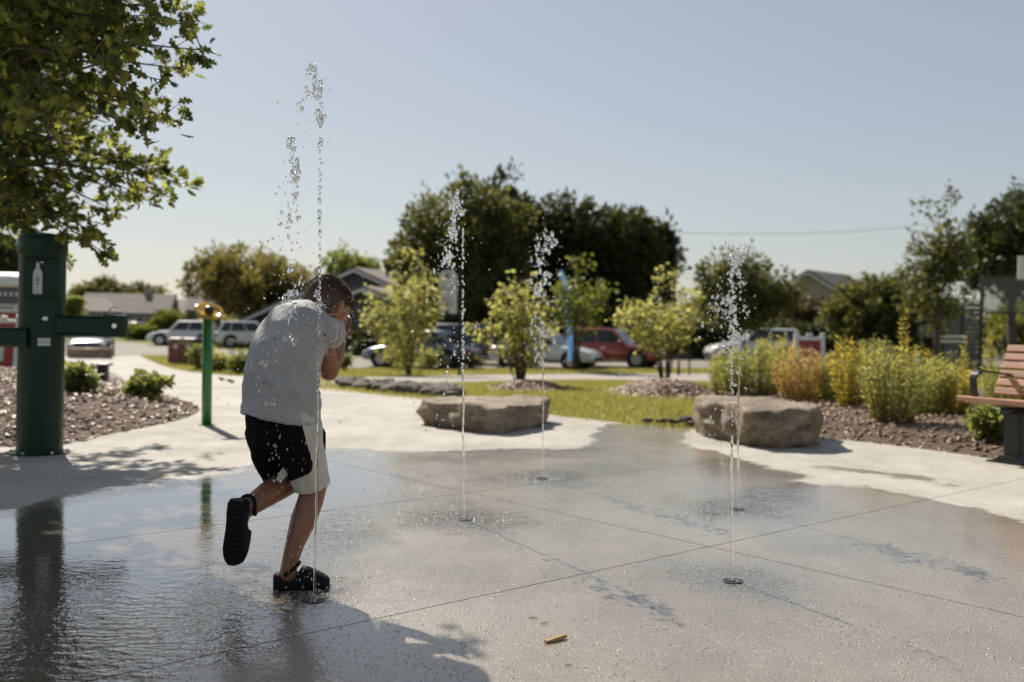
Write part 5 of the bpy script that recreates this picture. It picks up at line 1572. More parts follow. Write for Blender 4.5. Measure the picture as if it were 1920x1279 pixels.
cp.lathe([(rc + .006, zc), (rc + .010, zc + .01), (rc + .010, Hc - .045), (rc + .006, Hc - .03), (rc * .96, Hc - .012), (rc * .7, Hc + .004), (rc * .3, Hc + .012), (.001, Hc + .013)], 48)
auto_smooth(cp.build('cap', M_GREEN, ft_), 40)
# raised service panel on the lower front right, half a step proud of the column
pv = MB(); prg = []
for z in (zpx(835), zpx(562)):
    prg.append([((rc + .012) * math.cos(R(q)), (rc + .012) * math.sin(R(q)), z) for q in range(272, 345, 4)] + [((rc - .02) * math.cos(R(q)), (rc - .02) * math.sin(R(q)), z) for q in range(344, 270, -4)])
pv.ring_loft(prg); auto_smooth(pv.build('service_panel', M_GREEN, ft_), 35)
# bottle symbol on the recess plate
pa_ = R(292); nrm = Vector((math.cos(pa_), math.sin(pa_), 0)); tan = Vector((-math.sin(pa_), math.cos(pa_), 0))
hb_ = zpx(493) - zpx(552)
hwb = .030
bott = [(-hwb, 0), (hwb, 0), (hwb, hb_ * .62), (hwb * .9, hb_ * .7), (hwb * .38, hb_ * .83), (hwb * .38, hb_ * .95), (hwb * .32, hb_), (-hwb * .32, hb_), (-hwb * .38, hb_ * .95), (-hwb * .38, hb_ * .83), (-hwb * .9, hb_ * .7), (-hwb, hb_ * .62)]
bo = nrm * .0765 - tan * .028 + Vector((0, 0, zpx(552)))
lab = MB().prism(bott, bo, tan, (0, 0, 1), nrm * .003).build('bottle_symbol', M_LABEL, ft_)
for k, (w_, z_) in enumerate(((.020, .52), (.028, .44))):
    MB().box(bo + nrm * .0045 + Vector((0, 0, hb_ * z_)), (.002, w_, .006), Matrix.Rotation(pa_, 3, 'Z')).build('text_line', M_INK, lab)
dr = MB(); dr.prism([(0, .018), (-.006, .006), (-.005, -.002), (0, -.006), (.005, -.002), (.006, .006)], bo + nrm * .0035 + Vector((0, 0, hb_ * .30)), tan, (0, 0, 1), nrm * .001); dr.build('drop_symbol', M_INK, lab)
MB().cyl(nrm * .06 + Vector((0, 0, za1 - .03)), nrm * .10 + Vector((0, 0, za1 - .035)), .011, n=12).build('spout', M_CHROME, ft_, True)
def button(name, ang, z, r=.02, base_r=rc + .012, parent=ft_):
    n_ = Vector((math.cos(R(ang)), math.sin(R(ang)), 0))
    return MB().tube([n_ * (base_r - .004) + Vector((0, 0, z)), n_ * (base_r + .012) + Vector((0, 0, z)), n_ * (base_r + .018) + Vector((0, 0, z))], [r, r, r * .7], 20).build(name, M_CHROME, parent, True)
button('push_button', 302, zpx(597))
# wrapped label below the button
lb = MB(); A0, A1 = 287, 316
rg = []
for rr in (rc + .0125, rc + .0145):
    for z in (zpx(647), zpx(633)):
        rg.append([(rr * math.cos(R(q)), rr * math.sin(R(q)), z + .008 * math.sin(R((q - A0) * 3)) * 0) for q in range(A0, A1, 2)])
lb.ring_loft([rg[0], rg[1], rg[3], rg[2], rg[0]], False, False, False)
lbo = lb.build('sticker', M_LABEL, ft_)
for k in range(5):
    q = 291 + k * 5
    MB().box(((rc + .0155) * math.cos(R(q)), (rc + .0155) * math.sin(R(q)), zpx(640)), (.002, .006, .016), Matrix.Rotation(R(q), 3, 'Z')).build('letter', M_FADE, lbo)
# right-hand arm with bowl end
zA0, zA1 = zpx(627), zpx(590)
xe = (238 - 78) / SCF
def rbar(x0, x1, z0, z1, y0, y1, rr=.02):
    P = [(y0 + rr, z0), (y1 - rr, z0), (y1, z0 + rr), (y1, z1 - rr), (y1 - rr, z1), (y0 + rr, z1), (y0, z1 - rr), (y0, z0 + rr)]
    return MB().prism(P, (x0, 0, 0), (0, 1, 0), (0, 0, 1), (x1 - x0, 0, 0))
arm = rbar(rc * .8, xe - .10, zA0, zA1, -.09, .09).build('arm', M_GREEN, ft_)
en = MB(); rr_ = .10
P = []
for k in range(13):
    a = R(-90 + 15 * k); P.append((xe - rr_ + rr_ * math.cos(a), rr_ * math.sin(a)))
P += [(xe - .15, rr_), (xe - .15, -rr_)]
en.prism(P, (0, 0, zA0 - .004), (1, 0, 0), (0, 1, 0), (0, 0, zA1 - zA0 + .012)); bw = en.build('bowl_end', M_GREEN, ft_); auto_smooth(bw, 40)
MB().lathe([(.086, 0), (.082, .006), (.05, .003), (.001, .003)], 24, (xe - rr_, 0, zA1 + .009)).build('bowl', M_CHROME, bw)
MB().tube([(xe - .13, 0, zA1), (xe - .13, 0, zA1 + .05), (xe - .10, 0, zA1 + .07), (xe - .07, 0, zA1 + .06)], .009, 8).build('bubbler', M_CHROME, bw, True)
MB().tube([(xe - .055, -.088, zpx(607)), (xe - .05, -.112, zpx(607))], [.018, .017], 18).build('push_button', M_CHROME, bw)
# left-hand lower arm
zL0, zL1 = zpx(651), zpx(615)
rbar(-.62, -.02, zL0, zL1, -rc - .035, .0 - rc * .2).build('arm', M_GREEN, ft_)
fle = MB().lathe([(rc * 1.32, 0.001), (rc * 1.32, .012), (rc * 1.02, .014), (rc * 1.0, .02)], 40); fle.build('base_flange', M_GREEN, ft_)
for k in range(6):
    a = R(20 + 60 * k); MB().cyl((rc * 1.2 * math.cos(a), rc * 1.2 * math.sin(a), .012), (rc * 1.2 * math.cos(a), rc * 1.2 * math.sin(a), .026), .011, n=6).build('bolt', M_CHROME, ft_)

# ------------------------------------------------------------------ green spray post
gb = gp(387.5, 797)
SG = F_PX / gb.y
gt = thing('spray_post', 'bright green activator post topped by an amber disc', 'post', gb)
hG = at(389, 588, gb.y).z - gb.z
MB().tube([(0, 0, 0), (0, 0, hG)], 9.2 / SG, 24).build('post', M_GREEN2, gt, True)
MB().lathe([(.075, 0), (.075, .008), (.046, .01)], 24).build('base_flange', M_GREEN2, gt)
M_AMBER, nt, b, o = _base('amber_acrylic')
b.inputs['Base Color'].default_value = (0.92, 0.58, 0.07, 1); b.inputs['Transmission Weight'].default_value = .65; b.inputs['Roughness'].default_value = .12; b.inputs['IOR'].default_value = 1.45
disc = MB(); Rd = 27 / SG
disc.lathe([(.02, -.012), (Rd * .86, -.018), (Rd, -.006), (Rd, .008), (Rd * .86, .014), (Rd * .78, .004), (.02, .0)], 40)
disc = disc.build('amber_disc', M_AMBER, gt, True)
disc.location = (.012, 0, hG + .025); disc.rotation_euler = (R(28), R(20), 0)
MB().lathe([(.035, -.06), (.04, .01), (.042, .03), (.03, .04), (.001, .042)], 24).build('sensor_cap', M_BLACK, disc, True)
MB().tube([(0, 0, hG - .01), (.01, 0, hG + .03)], [.03, .028], 16).build('neck', M_BLACK, gt, True)

# ------------------------------------------------------------------ bench
M_SLAT = wood_material('brown_bench_slat', (0.40, 0.205, 0.12), (0.54, 0.30, 0.19), (2, 25, 25))
e = Vector((.5, -.866, 0)).normalized(); bk_ = Vector((.866, .5, 0)).normalized()
fl_ = Vector((3.39, 7.6, 0))
be = thing('park_bench', 'wooden slat bench with black curved armrest at the right edge', 'bench', fl_, math.atan2(e.y, e.x))
# local x along the bench, local y to the back
LB_ = 1.8
for i in range(5):
    y = .02 + i * .088; z = .455 + (.012 if i == 0 else 0) - .012 * i * .5
    MB().box((LB_ / 2, y + .038, z), (LB_, .076, .034)).build('seat_slat', M_SLAT, be, bevel=.006)
for i in range(6):
    t_ = i / 5
    z = .515 + i * .066; y = .45 + .15 * t_
    MB().box((LB_ / 2 + .0, y, z), (LB_ - .06, .03, .056), Matrix.Rotation(R(-24), 3, 'X')).build('back_slat', M_SLAT, be, bevel=.006)
for x in (.36, LB_ - .36):
    MB().tube([(x, .06, .40), (x, .44, .38), (x, .52, .55), (x, .61, .88)], [.026, .026, .022, .018], 8).build('bracket', M_BLACK, be, True)
    MB().box((x, .24, .2), (.13, .16, .38)).build('leg', M_BLACK, be, bevel=.02)
    ft2 = MB(); ft2.prism([(-.17, 0), (.17, 0), (.17, .012), (.10, .02), (.065, .06), (-.065, .06), (-.10, .02), (-.17, .012)], (x, .12, 0), (1, 0, 0), (0, 0, 1), (0, .24, 0)); fo = ft2.build('foot', M_BLACK, be)
    for s in (-.14, .14): MB().cyl((x + s, .24, .012), (x + s, .24, .028), .012, n=6).build('bolt', M_CHROME, fo)
def strap(name, pts, wd_, th, parent):
    mb = MB(); rings = []
    for i, p in enumerate(pts):
        p = Vector(p); t = (Vector(pts[min(i + 1, len(pts) - 1)]) - Vector(pts[max(i - 1, 0)])).normalized()
        n_ = Vector((1, 0, 0)).cross(t)
        rings.append([p + Vector((sx * wd_ / 2, 0, 0)) + n_ * sn * th / 2 for sx, sn in ((-1, -1), (1, -1), (1, 1), (-1, 1))])
    mb.ring_loft(rings); ob = mb.build(name, M_BLACK, parent); auto_smooth(ob, 40); return ob
for x in (.11, LB_ - .11):
    pts = [(x, .10, .45), (x, .075, .53), (x, .06, .60), (x, .065, .645), (x, .09, .672), (x, .13, .68), (x, .25, .672), (x, .40, .655), (x, .52, .645)]
    strap('armrest', pts, .055, .012, be)

# ------------------------------------------------------------------ debris
M_TWIG = mat('split_wood', (0.36, 0.22, 0.10), .8, var=.25, scale=20, stretch=(1, 12, 12))
cp_ = gp(1041, 1202)
o = MB()
o.ring_loft([[(-.042, -.007, 0), (-.042, .006, 0), (-.040, .005, .008), (-.040, -.006, .007)], [(0, -.009, 0), (0, .008, 0), (0, .006, .011), (0, -.007, .010)], [(.045, -.006, .003), (.045, .007, .002), (.043, .006, .013), (.043, -.004, .012)]])
o = o.build('wood_chip', M_TWIG, None); o.location = cp_ + Vector((0, 0, .002)); o.rotation_euler = (0, 0, R(38))
setp(o, 'light brown splinter of wood lying on the wet concrete', 'wood chip')
rs = random.Random(9)
for i, (px, py, L, a) in enumerate([(1021, 1170, .028, 8), (1000, 1160, .03, -6), (1066, 1249, .022, 12)]):
    o = MB().tube([(-L / 2, 0, .003), (0, .002, .004), (L / 2, 0, .003)], [.0012, .002, .001], 5).build('twig', M_TWIG, None)
    o.location = gp(px, py); o.rotation_euler = (0, 0, R(a)); 
    setp(o, ['tiny twig just above the wood splinter on the concrete', 'thin pale twig left of the tiny twig above the wood splinter', 'tiny twig below the wood splinter near the bottom edge'][i], 'twig')
M_DRY = mat('dry_leaf', (0.15, 0.09, 0.055), .8)
for i, (px, py) in enumerate([(420, 718), (412, 714)]):
    T, Fc = LEAF_T['oak']
    me = np_mesh('dry_leaf', T * np.array([.22, .22, .6]) + np.array([0, 0, .03]), Fc); o = link_mesh('dry_leaf', me, M_DRY); o.location = gp(px, py) + Vector((0, 0, .03)); o.rotation_euler = (.2, .3, i * 1.7)
    setp(o, ['curled dry brown leaf on the walkway right of the green spray post', 'smaller dry leaf touching the curled one on the walkway'][i], 'leaf')
# ------------------------------------------------------------------ the boy
g0 = gp(555, 1105)
D0 = g0.y
SCB = F_PX / D0
def P(px, py, dy=0.0): return at(px, py, D0 + dy)
boy = thing('person', 'boy in grey T-shirt and black-white shorts running hunched, hands at face', 'person', (g0.x, g0.y, 0))
BO = boy.location.copy()
fwd = Vector((.5, .866, 0)).normalized(); rgt = Vector((.866, -.5, 0)).normalized(); upv = Vector((0, 0, 1))
M_SKIN = skin_material(); M_SHIRT = shirt_material()
M_BLKCL = mat('black_short_fabric', (0.005, 0.005, 0.006), .9, var=.2, scale=30, bmp=.2, bscale=200, spec=.15)
M_WHTCL = mat('off_white_short_fabric', (0.55, 0.53, 0.49), .8, var=.1, scale=12, bmp=.2, bscale=200)
M_HAIR = mat('dark_brown_hair', (0.075, 0.040, 0.022), .55, var=.4, scale=40)

def caps(mb, pts, rad, n=16):
    mb.tube(pts, rad, n)
    for p, r in zip(pts, rad): mb.ball(p, r * .995, n, 12)
bm_ = MB()
# head frame, pitched down
pit = R(48)
hf = fwd * math.cos(pit) - upv * math.sin(pit); hu = upv * math.cos(pit) + fwd * math.sin(pit); hr = rgt
HM = Matrix((hr, hf, hu)).transposed()
S = P(614, 568, .16)
hk = 1.03
bm_.ball(S, .1 * hk, 24, 16, (.80, 1.0, .93), HM)                              # cranium
bm_.ball(S + hf * .040 - hu * .045, .07 * hk, 18, 12, (.86, .95, 1.0), HM)     # face
bm_.ball(S + hf * .058 - hu * .092, .032, 14, 10, (1.1, .9, .8), HM)           # chin
bm_.ball(S + hf * .100 - hu * .008, .018, 12, 8, (2.4, .7, .6), HM)            # brow
caps(bm_, [S + hf * .104 - hu * .012, S + hf * .122 - hu * .040], [.007, .013], 12)   # nose
bm_.ball(S + hf * .108 - hu * .066, .012, 10, 8, (1.8, .7, .5), HM)            # lips
for s in (-1, 1):                                                             # ears
    c = S + hr * s * .083 - hf * .004 - hu * .028
    bm_.ball(c, .026, 14, 10, (.34, .55, 1.0), HM)
    bm_.ball(c + hr * s * .006 - hf * .008 + hu * .003, .023, 14, 10, (.34, .42, 1.0), HM)
caps(bm_, [P(580, 606, .05), P(592, 592, .09), P(604, 582, .13)], [.056, .048, .05])          # neck
caps(bm_, [P(530, 775, 0), P(526, 720, 0), P(540, 655, .03), P(572, 615, .06)], [.105, .098, .105, .075])   # trunk
# right arm: upper arm down, forearm back up to the face
caps(bm_, [P(598, 630, .04), P(611, 662, .10), P(617, 696, .14)], [.040, .041, .038])
caps(bm_, [P(617, 696, .14), P(628, 668, .19), P(638, 641, .235)], [.037, .036, .024])
def hand(w, tipdir, palm_n, side, size=1.0):
    """w wrist, tipdir finger direction, palm_n palm normal, side = direction of the thumb"""
    tipdir = tipdir.normalized(); side = (side - tipdir * side.dot(tipdir)).normalized()
    c = w + tipdir * .030 * size
    rot = Matrix((side, tipdir, side.cross(tipdir))).transposed()
    bm_.ball(c, .03 * size, 14, 10, (1.0, 1.15, .45), rot)
    for k, (o_, L_) in enumerate(((.021, .040), (.008, .047), (-.006, .044), (-.019, .034))):
        b = c + tipdir * .026 * size + side * o_ * size
        m_ = b + tipdir * L_ * .5 * size + palm_n * .004
        t_ = b + tipdir * L_ * size + palm_n * .014
        caps(bm_, [b, m_, t_], [.0078, .0074, .0062], 10)
    b = c + side * .024 * size - tipdir * .006
    caps(bm_, [b, b + side * .016 + tipdir * .016 + palm_n * .006, b + side * .018 + tipdir * .036 + palm_n * .014], [.010, .0085, .007], 10)
faceT = S + hf * .118 - hu * .03
wr = P(638, 641, .235)
hand(wr, (P(650, 612, .26) - wr), (faceT - wr).normalized(), hu * .5 - hr * .8)
caps(bm_, [P(548, 620, .14), P(572, 655, .26), P(588, 690, .34)], [.046, .042, .036])
caps(bm_, [P(588, 690, .34), P(612, 662, .34), P(630, 636, .33)], [.036, .034, .024])
wl2 = P(630, 636, .33)
hand(wl2, (P(645, 606, .31) - wl2), (faceT - wl2).normalized(), hu * .5 + hr * .8)
# right leg, planted
caps(bm_, [P(556, 790, -.02), P(574, 850, .04), P(590, 905, .08)], [.076, .066, .051])
caps(bm_, [P(590, 905, .08), P(582, 940, .06), P(569, 975, .04), P(553, 1020, .015), P(542, 1060, .0), P(540, 1078, .0)], [.050, .049, .049, .036, .030, .034])
# left leg, kicked back
caps(bm_, [P(510, 792, .06), P(536, 845, .12), P(558, 893, .15)], [.076, .066, .052])
caps(bm_, [P(558, 893, .15), P(530, 910, .09), P(502, 926, .03), P(474, 946, -.03), P(458, 957, -.055)], [.050, .049, .047, .038, .031])
caps(bm_, [P(456, 955, -.05), P(448, 985, -.045)], [.032, .03])
def skin_post(co, nn):
    out = co.copy()
    return out
body, _ = remeshed('body', bm_, M_SKIN, boy, BO, .0058, 5, .5)
for s in (-1, 1):
    c = S + hf * .094 + hr * s * .032 - hu * .022
    MB().ball(c - BO, .0115, 12, 8).build('eye', M_WHITE, boy, True)

# hair: a close cap with thousands of short hairs
rng = np.random.default_rng(5)
hb_ = MB()
nl, nm = 48, 30
hp = []
def hair_ok(d):
    x, y, z = d          # right, forward, up on the unit sphere
    if z < (-.80 if y < -.1 else -.62) + .45 * max(0, y): return False
    if y > .55 and z < .62: return False
    if y > .15 and z < .02 + (y - .15) * 1.0: return False
    if abs(x) > .80 and z < -.06 and y > -.10: return False
    return True
cells_ = []
for i in range(nm):
    for j in range(nl):
        q = []
        for (a, b) in ((i, j), (i, j + 1), (i + 1, j + 1), (i + 1, j)):
            ph = math.pi * a / nm; th = 2 * math.pi * b / nl
            q.append((math.sin(ph) * math.cos(th), math.sin(ph) * math.sin(th), math.cos(ph)))
        cen = tuple(sum(p[k] for p in q) / 4 for k in range(3))
        if hair_ok(cen):
            hb_.add([S + HM @ Vector((p[0] * .80, p[1] * 1.0, p[2] * .93)) * (.1 * hk + .0035) for p in q], [(0, 1, 2, 3)])
pts_, nrm_ = [], []
while len(pts_) < 22000:
    d = rng.normal(size=3); d /= np.linalg.norm(d)
    if not hair_ok(d): continue
    pts_.append(d); nrm_.append(d)
D = np.array(pts_)
HMn = np.array(HM)
loc = D * np.array([.80, 1.0, .93]); nor = D / np.array([.80, 1.0, .93]); nor /= np.linalg.norm(nor, axis=1)[:, None]
root = np.array(S) + (loc * (.1 * hk + .002)) @ HMn.T
comb = nor + rng.normal(0, .22, nor.shape) + np.array([0, .25, -.1])
comb = (comb / np.linalg.norm(comb, axis=1)[:, None]) @ HMn.T
ln = (.003 + .008 * np.clip((D[:, 2] + .35) / 1.0, 0, 1)) * rng.uniform(.6, 1.25, len(D))
sd = np.cross(comb, rng.normal(size=comb.shape)); sd /= np.linalg.norm(sd, axis=1)[:, None]
Vh = np.stack([root - sd * .0006, root + sd * .0006, root + comb * ln[:, None]], 1).reshape(-1, 3)
b0 = len(hb_.v)
hb_.v += [tuple(p) for p in Vh]
for k in range(len(D)): hb_.f.append([b0 + 3 * k, b0 + 3 * k + 1, b0 + 3 * k + 2]); hb_.mi.append(0)
hb_.build('hair', M_HAIR, boy, True, BO, fixn=False)

# T-shirt
def oring(c, a, b, tilt, n=36, p=2.3, lean=0.0):
    fx = fwd * math.cos(tilt) - upv * math.sin(tilt)
    rx = (rgt * math.cos(lean) + upv * math.sin(lean))
    out = []
    for k in range(n):
        t = 2 * math.pi * k / n; ct, st = math.cos(t), math.sin(t)
        out.append(c + rx * a * math.copysign(abs(ct) ** (2 / p), ct) + fx * b * math.copysign(abs(st) ** (2 / p), st))
    return out
sh = MB()
rows = [(526, 787, .00, .155, .122, 6, -6), (527, 765, .00, .150, .118, 6, -4), (527, 730, .00, .146, .116, 8, -2), (530, 695, .01, .143, .116, 12, 0), (538, 660, .02, .140, .117, 22, 0), (548, 632, .04, .140, .112, 34, 2), (562, 607, .065, .130, .098, 46, 2), (575, 592, .09, .100, .075, 54, 0), (584, 586, .105, .066, .056, 58, 0)]
sh.ring_loft([oring(P(x, y, d), a, b, R(t), lean=R(l)) for x, y, d, a, b, t, l in rows])
caps(sh, [P(578, 616, .03), P(602, 619, .04), P(620, 625, .085)], [.068, .064, .059])
caps(sh, [P(545, 612, .12), P(560, 625, .17), P(570, 645, .24)], [.064, .062, .058])
def shirt_post(co, nn):
    out = co.copy()
    for i in range(len(co)):
        p = Vector(co[i])
        # drapes: slanted folds from the shoulder to the hem, stronger low down on the right
        low = min(1, max(0, (1.02 - p.z) / .3))
        s = Vector((p.x * 9 + p.z * 5, p.y * 9, p.z * 5 - p.x * 4))
        r1 = 1 - min(1, abs(noise.noise(Vector((p.x * 11 + p.z * 6, p.y * 9, p.z * 5 - p.x * 3)))) * 3.2)
        r2 = 1 - min(1, abs(noise.noise(Vector((p.x * 17 - p.z * 10, p.y * 15, p.z * 9 + p.x * 6)) + Vector((5, 2, 8)))) * 3.2)
        k = .008 * low * noise.noise(s) + (.009 * (.3 + .7 * low) * (r1 * r1 - .3) + .006 * low * (r2 * r2 - .3)) * (.35 + .65 * min(1, max(0, (p.z - .66) / .12))) + .001 * noise.noise(p * 55)
        px = 960 + F_PX * (p - CAM).dot(_R) / (p - CAM).dot(_F)
        if px > 500: k += .0055 * low * math.sin(p.x * 62 + p.z * 40 + 3 * noise.noise(p * 7)) * min(1, (px - 500) / 60) * max(0, .45 + noise.noise(Vector((p.x * 8, p.y * 8, p.z * 6 + 4))))
        out[i] = co[i] + nn[i] * k
    return out
shirt, sco = remeshed('t_shirt', sh, M_SHIRT, boy, BO, .0062, 5, .5, shirt_post)

# shorts
st_ = MB()
st_.ring_loft([oring(P(528, 768, .0), .140, .108, R(6)), oring(P(529, 790, .0), .144, .112, R(4)), oring(P(531, 815, .005), .142, .11, R(0)), oring(P(534, 838, .02), .118, .09, R(0))])
st_.tube([P(557, 800, -.02), P(567, 850, .02), P(578, 885, .05), P(583, 910, .07)], [.090, .085, .076, .072], 22)
st_.tube([P(503, 800, .055), P(513, 850, .10), P(522, 876, .13), P(528, 893, .145)], [.090, .084, .075, .071], 22)
def shorts_post(co, nn):
    out = co.copy()
    for i in range(len(co)):
        p = Vector(co[i])
        k = .005 * noise.noise(Vector((p.x * 16 + p.z * 6, p.y * 16, p.z * 12))) + .003 * noise.noise(Vector((p.x * 40, p.y * 30, p.z * 18 + p.x * 25)))
        out[i] = co[i] + nn[i] * k
    return out
shorts, sc_ = remeshed('shorts', st_, [M_BLKCL, M_WHTCL], boy, BO, .0058, 4, .5, shorts_post)
me = shorts.data
rel = sc_ - np.array(CAM); dep = rel @ np.array(_F)
px_ = 960 + F_PX * (rel @ np.array(_R)) / dep; py_ = 639.5 - F_PX * (rel @ np.array(_U)) / dep
# outer side panel of the right leg: bounded by a slanted seam, turning into the hem band
seam = np.interp(py_, [780, 800, 840, 872, 885, 896, 905, 915], [563, 568, 578, 588, 584, 565, 540, 535])
white_v = (px_ > seam) & ((px_ > 556) | (py_ > 893)) & ~((px_ < 552) & (py_ < 897))
mi = np.zeros(len(me.polygons), dtype=np.int32)
for f in me.polygons:
    if sum(white_v[v] for v in f.vertices) * 2 >= len(f.vertices): mi[f.index] = 1
me.polygons.foreach_set('material_index', mi)
# pocket trim and drawcord on the white panel
MB().tube([P(601, 800, .01), P(606, 812, .015), P(608, 826, .02), P(609, 845, .03)], [.007, .010, .006, .003], 8).build('pocket_trim', M_BLKCL, boy, True, BO)
# white lining between the legs
MB().tube([P(538, 872, .02), P(532, 888, .0), P(522, 902, -.01)], [.010, .016, .011], 10).build('lining', M_WHTCL, boy, True, BO)

def clog(orig, xd, zd, Ln=.215, label=None, strap_up=False):
    """xd toe direction, zd up through the instep"""
    xd = xd.normalized(); zd = (zd - xd * zd.dot(xd)).normalized(); yd = zd.cross(xd)
    T = lambda x, y, z: orig + xd * x * Ln / .215 + yd * y + zd * z - BO
    prof = [(0, .026, .050), (.012, .034, .060), (.04, .037, .056), (.075, .036, .050), (.098, .037, .060), (.112, .039, .082), (.135, .042, .076), (.165, .045, .062), (.19, .040, .050), (.206, .030, .040), (.216, .014, .030)]
    rings = []
    for x, w, h in prof:
        ring = []
        for k in range(18):
            a = R(-8 + 196 * k / 17)
            ring.append(T(x, w * 1.02 * math.cos(a), .018 + max(0, h - .018) * max(-.05, math.sin(a)) ** .75 if math.sin(a) > 0 else .018))
        rings.append(ring)
    up = MB().ring_loft(rings); up = up.build('clog', M_RUBBER, boy, True)
    if label: up['label'] = label
    so = MB(); rr = []
    for z, s in ((0, .93), (.006, 1.0), (.022, 1.03), (.026, 1.0)):
        ring = []
        for x, w, h in prof: ring.append(T(x * 1.0 + (0 if s > .95 else .003), w * s * 1.05, z))
        for x, w, h in reversed(prof): ring.append(T(x, -w * s * 1.05, z))
        rr.append(ring)
    so.ring_loft(rr); so.build('sole', M_RUBBER, up)
    for k in range(9):
        x = .022 + k * .021; w = np.interp(x, [q[0] for q in prof], [q[1] for q in prof]) * .8
        q = MB(); q.tube([T(x, -w, -.001), T(x + .006, 0, -.001), T(x, w, -.001)], [.0028] * 3, 5); q.build('tread', M_RUBBER, up)
    sp = MB(); pts = []
    for k in range(13):
        a = R(-95 + 190 * k / 12)
        pts.append(T(.05 + .05 * math.cos(a), .042 * math.sin(a), .060 + .034 * math.cos(a)) if strap_up else T(.040 - .046 * math.cos(a), .040 * math.sin(a), .062 + .012 * math.cos(a)))
    sp.tube(pts, .0065, 6); sp.build('heel_strap', M_RUBBER, up, True)
    for s in (-1, 1): MB().ball(T(.048, s * .043, .060), .009, 10, 7).build('rivet', M_RUBBER, up, True)
hs = gp(512, 1105)
clog(Vector((hs.x, hs.y, .003)), Vector((.97, .22, 0)), Vector((0, 0, 1)), .205, 'black clog planted on the wet concrete', True)
clog(P(441, 938, -.115), Vector((-.06, .03, -1)), Vector((.42, .90, .05)), .235, 'black clog kicked up behind, sole to the camera')

# ------------------------------------------------------------------ water
ico_v, ico_f = None, None
bmx = bmesh.new(); bmesh.ops.create_icosphere(bmx, subdivisions=2, radius=1.0)
ico_v = np.array([v.co[:] for v in bmx.verts]); ico_f = np.array([[v.index for v in f.verts] for f in bmx.faces]); bmx.free()
def drops_mesh(name, C, S3, rng, wob=.25):
    """C centres, S3 per-axis radii; every drop a wobbly closed blob"""
    C = np.array(C, float); S3 = np.array(S3, float); n = len(C)
    V = np.repeat(ico_v[None], n, 0).copy()
    for fr in (1.7, 3.1):
        ph = rng.uniform(0, 6.28, (n, 1, 3)); ax = rng.normal(size=(n, 1, 3))
        V *= (1 + wob / fr * np.sin(fr * (V * ax).sum(-1, keepdims=True) + ph[..., :1]))
    a = rng.normal(0, .35, n)
    V = V * S3[:, None]
    ca, sa = np.cos(a)[:, None], np.sin(a)[:, None]
    x = V[..., 0] * ca + V[..., 2] * sa; z = -V[..., 0] * sa + V[..., 2] * ca
    V = np.stack([x, V[..., 1], z], -1) + C[:, None]
    Fx = (np.arange(n)[:, None, None] * len(ico_v) + ico_f[None]).reshape(-1, 3)
    return np_mesh(name, V.reshape(-1, 3), Fx)
M_NOZ = mat('wet_dark_nozzle', (0.03, 0.03, 0.03), .4, .2, var=.4)
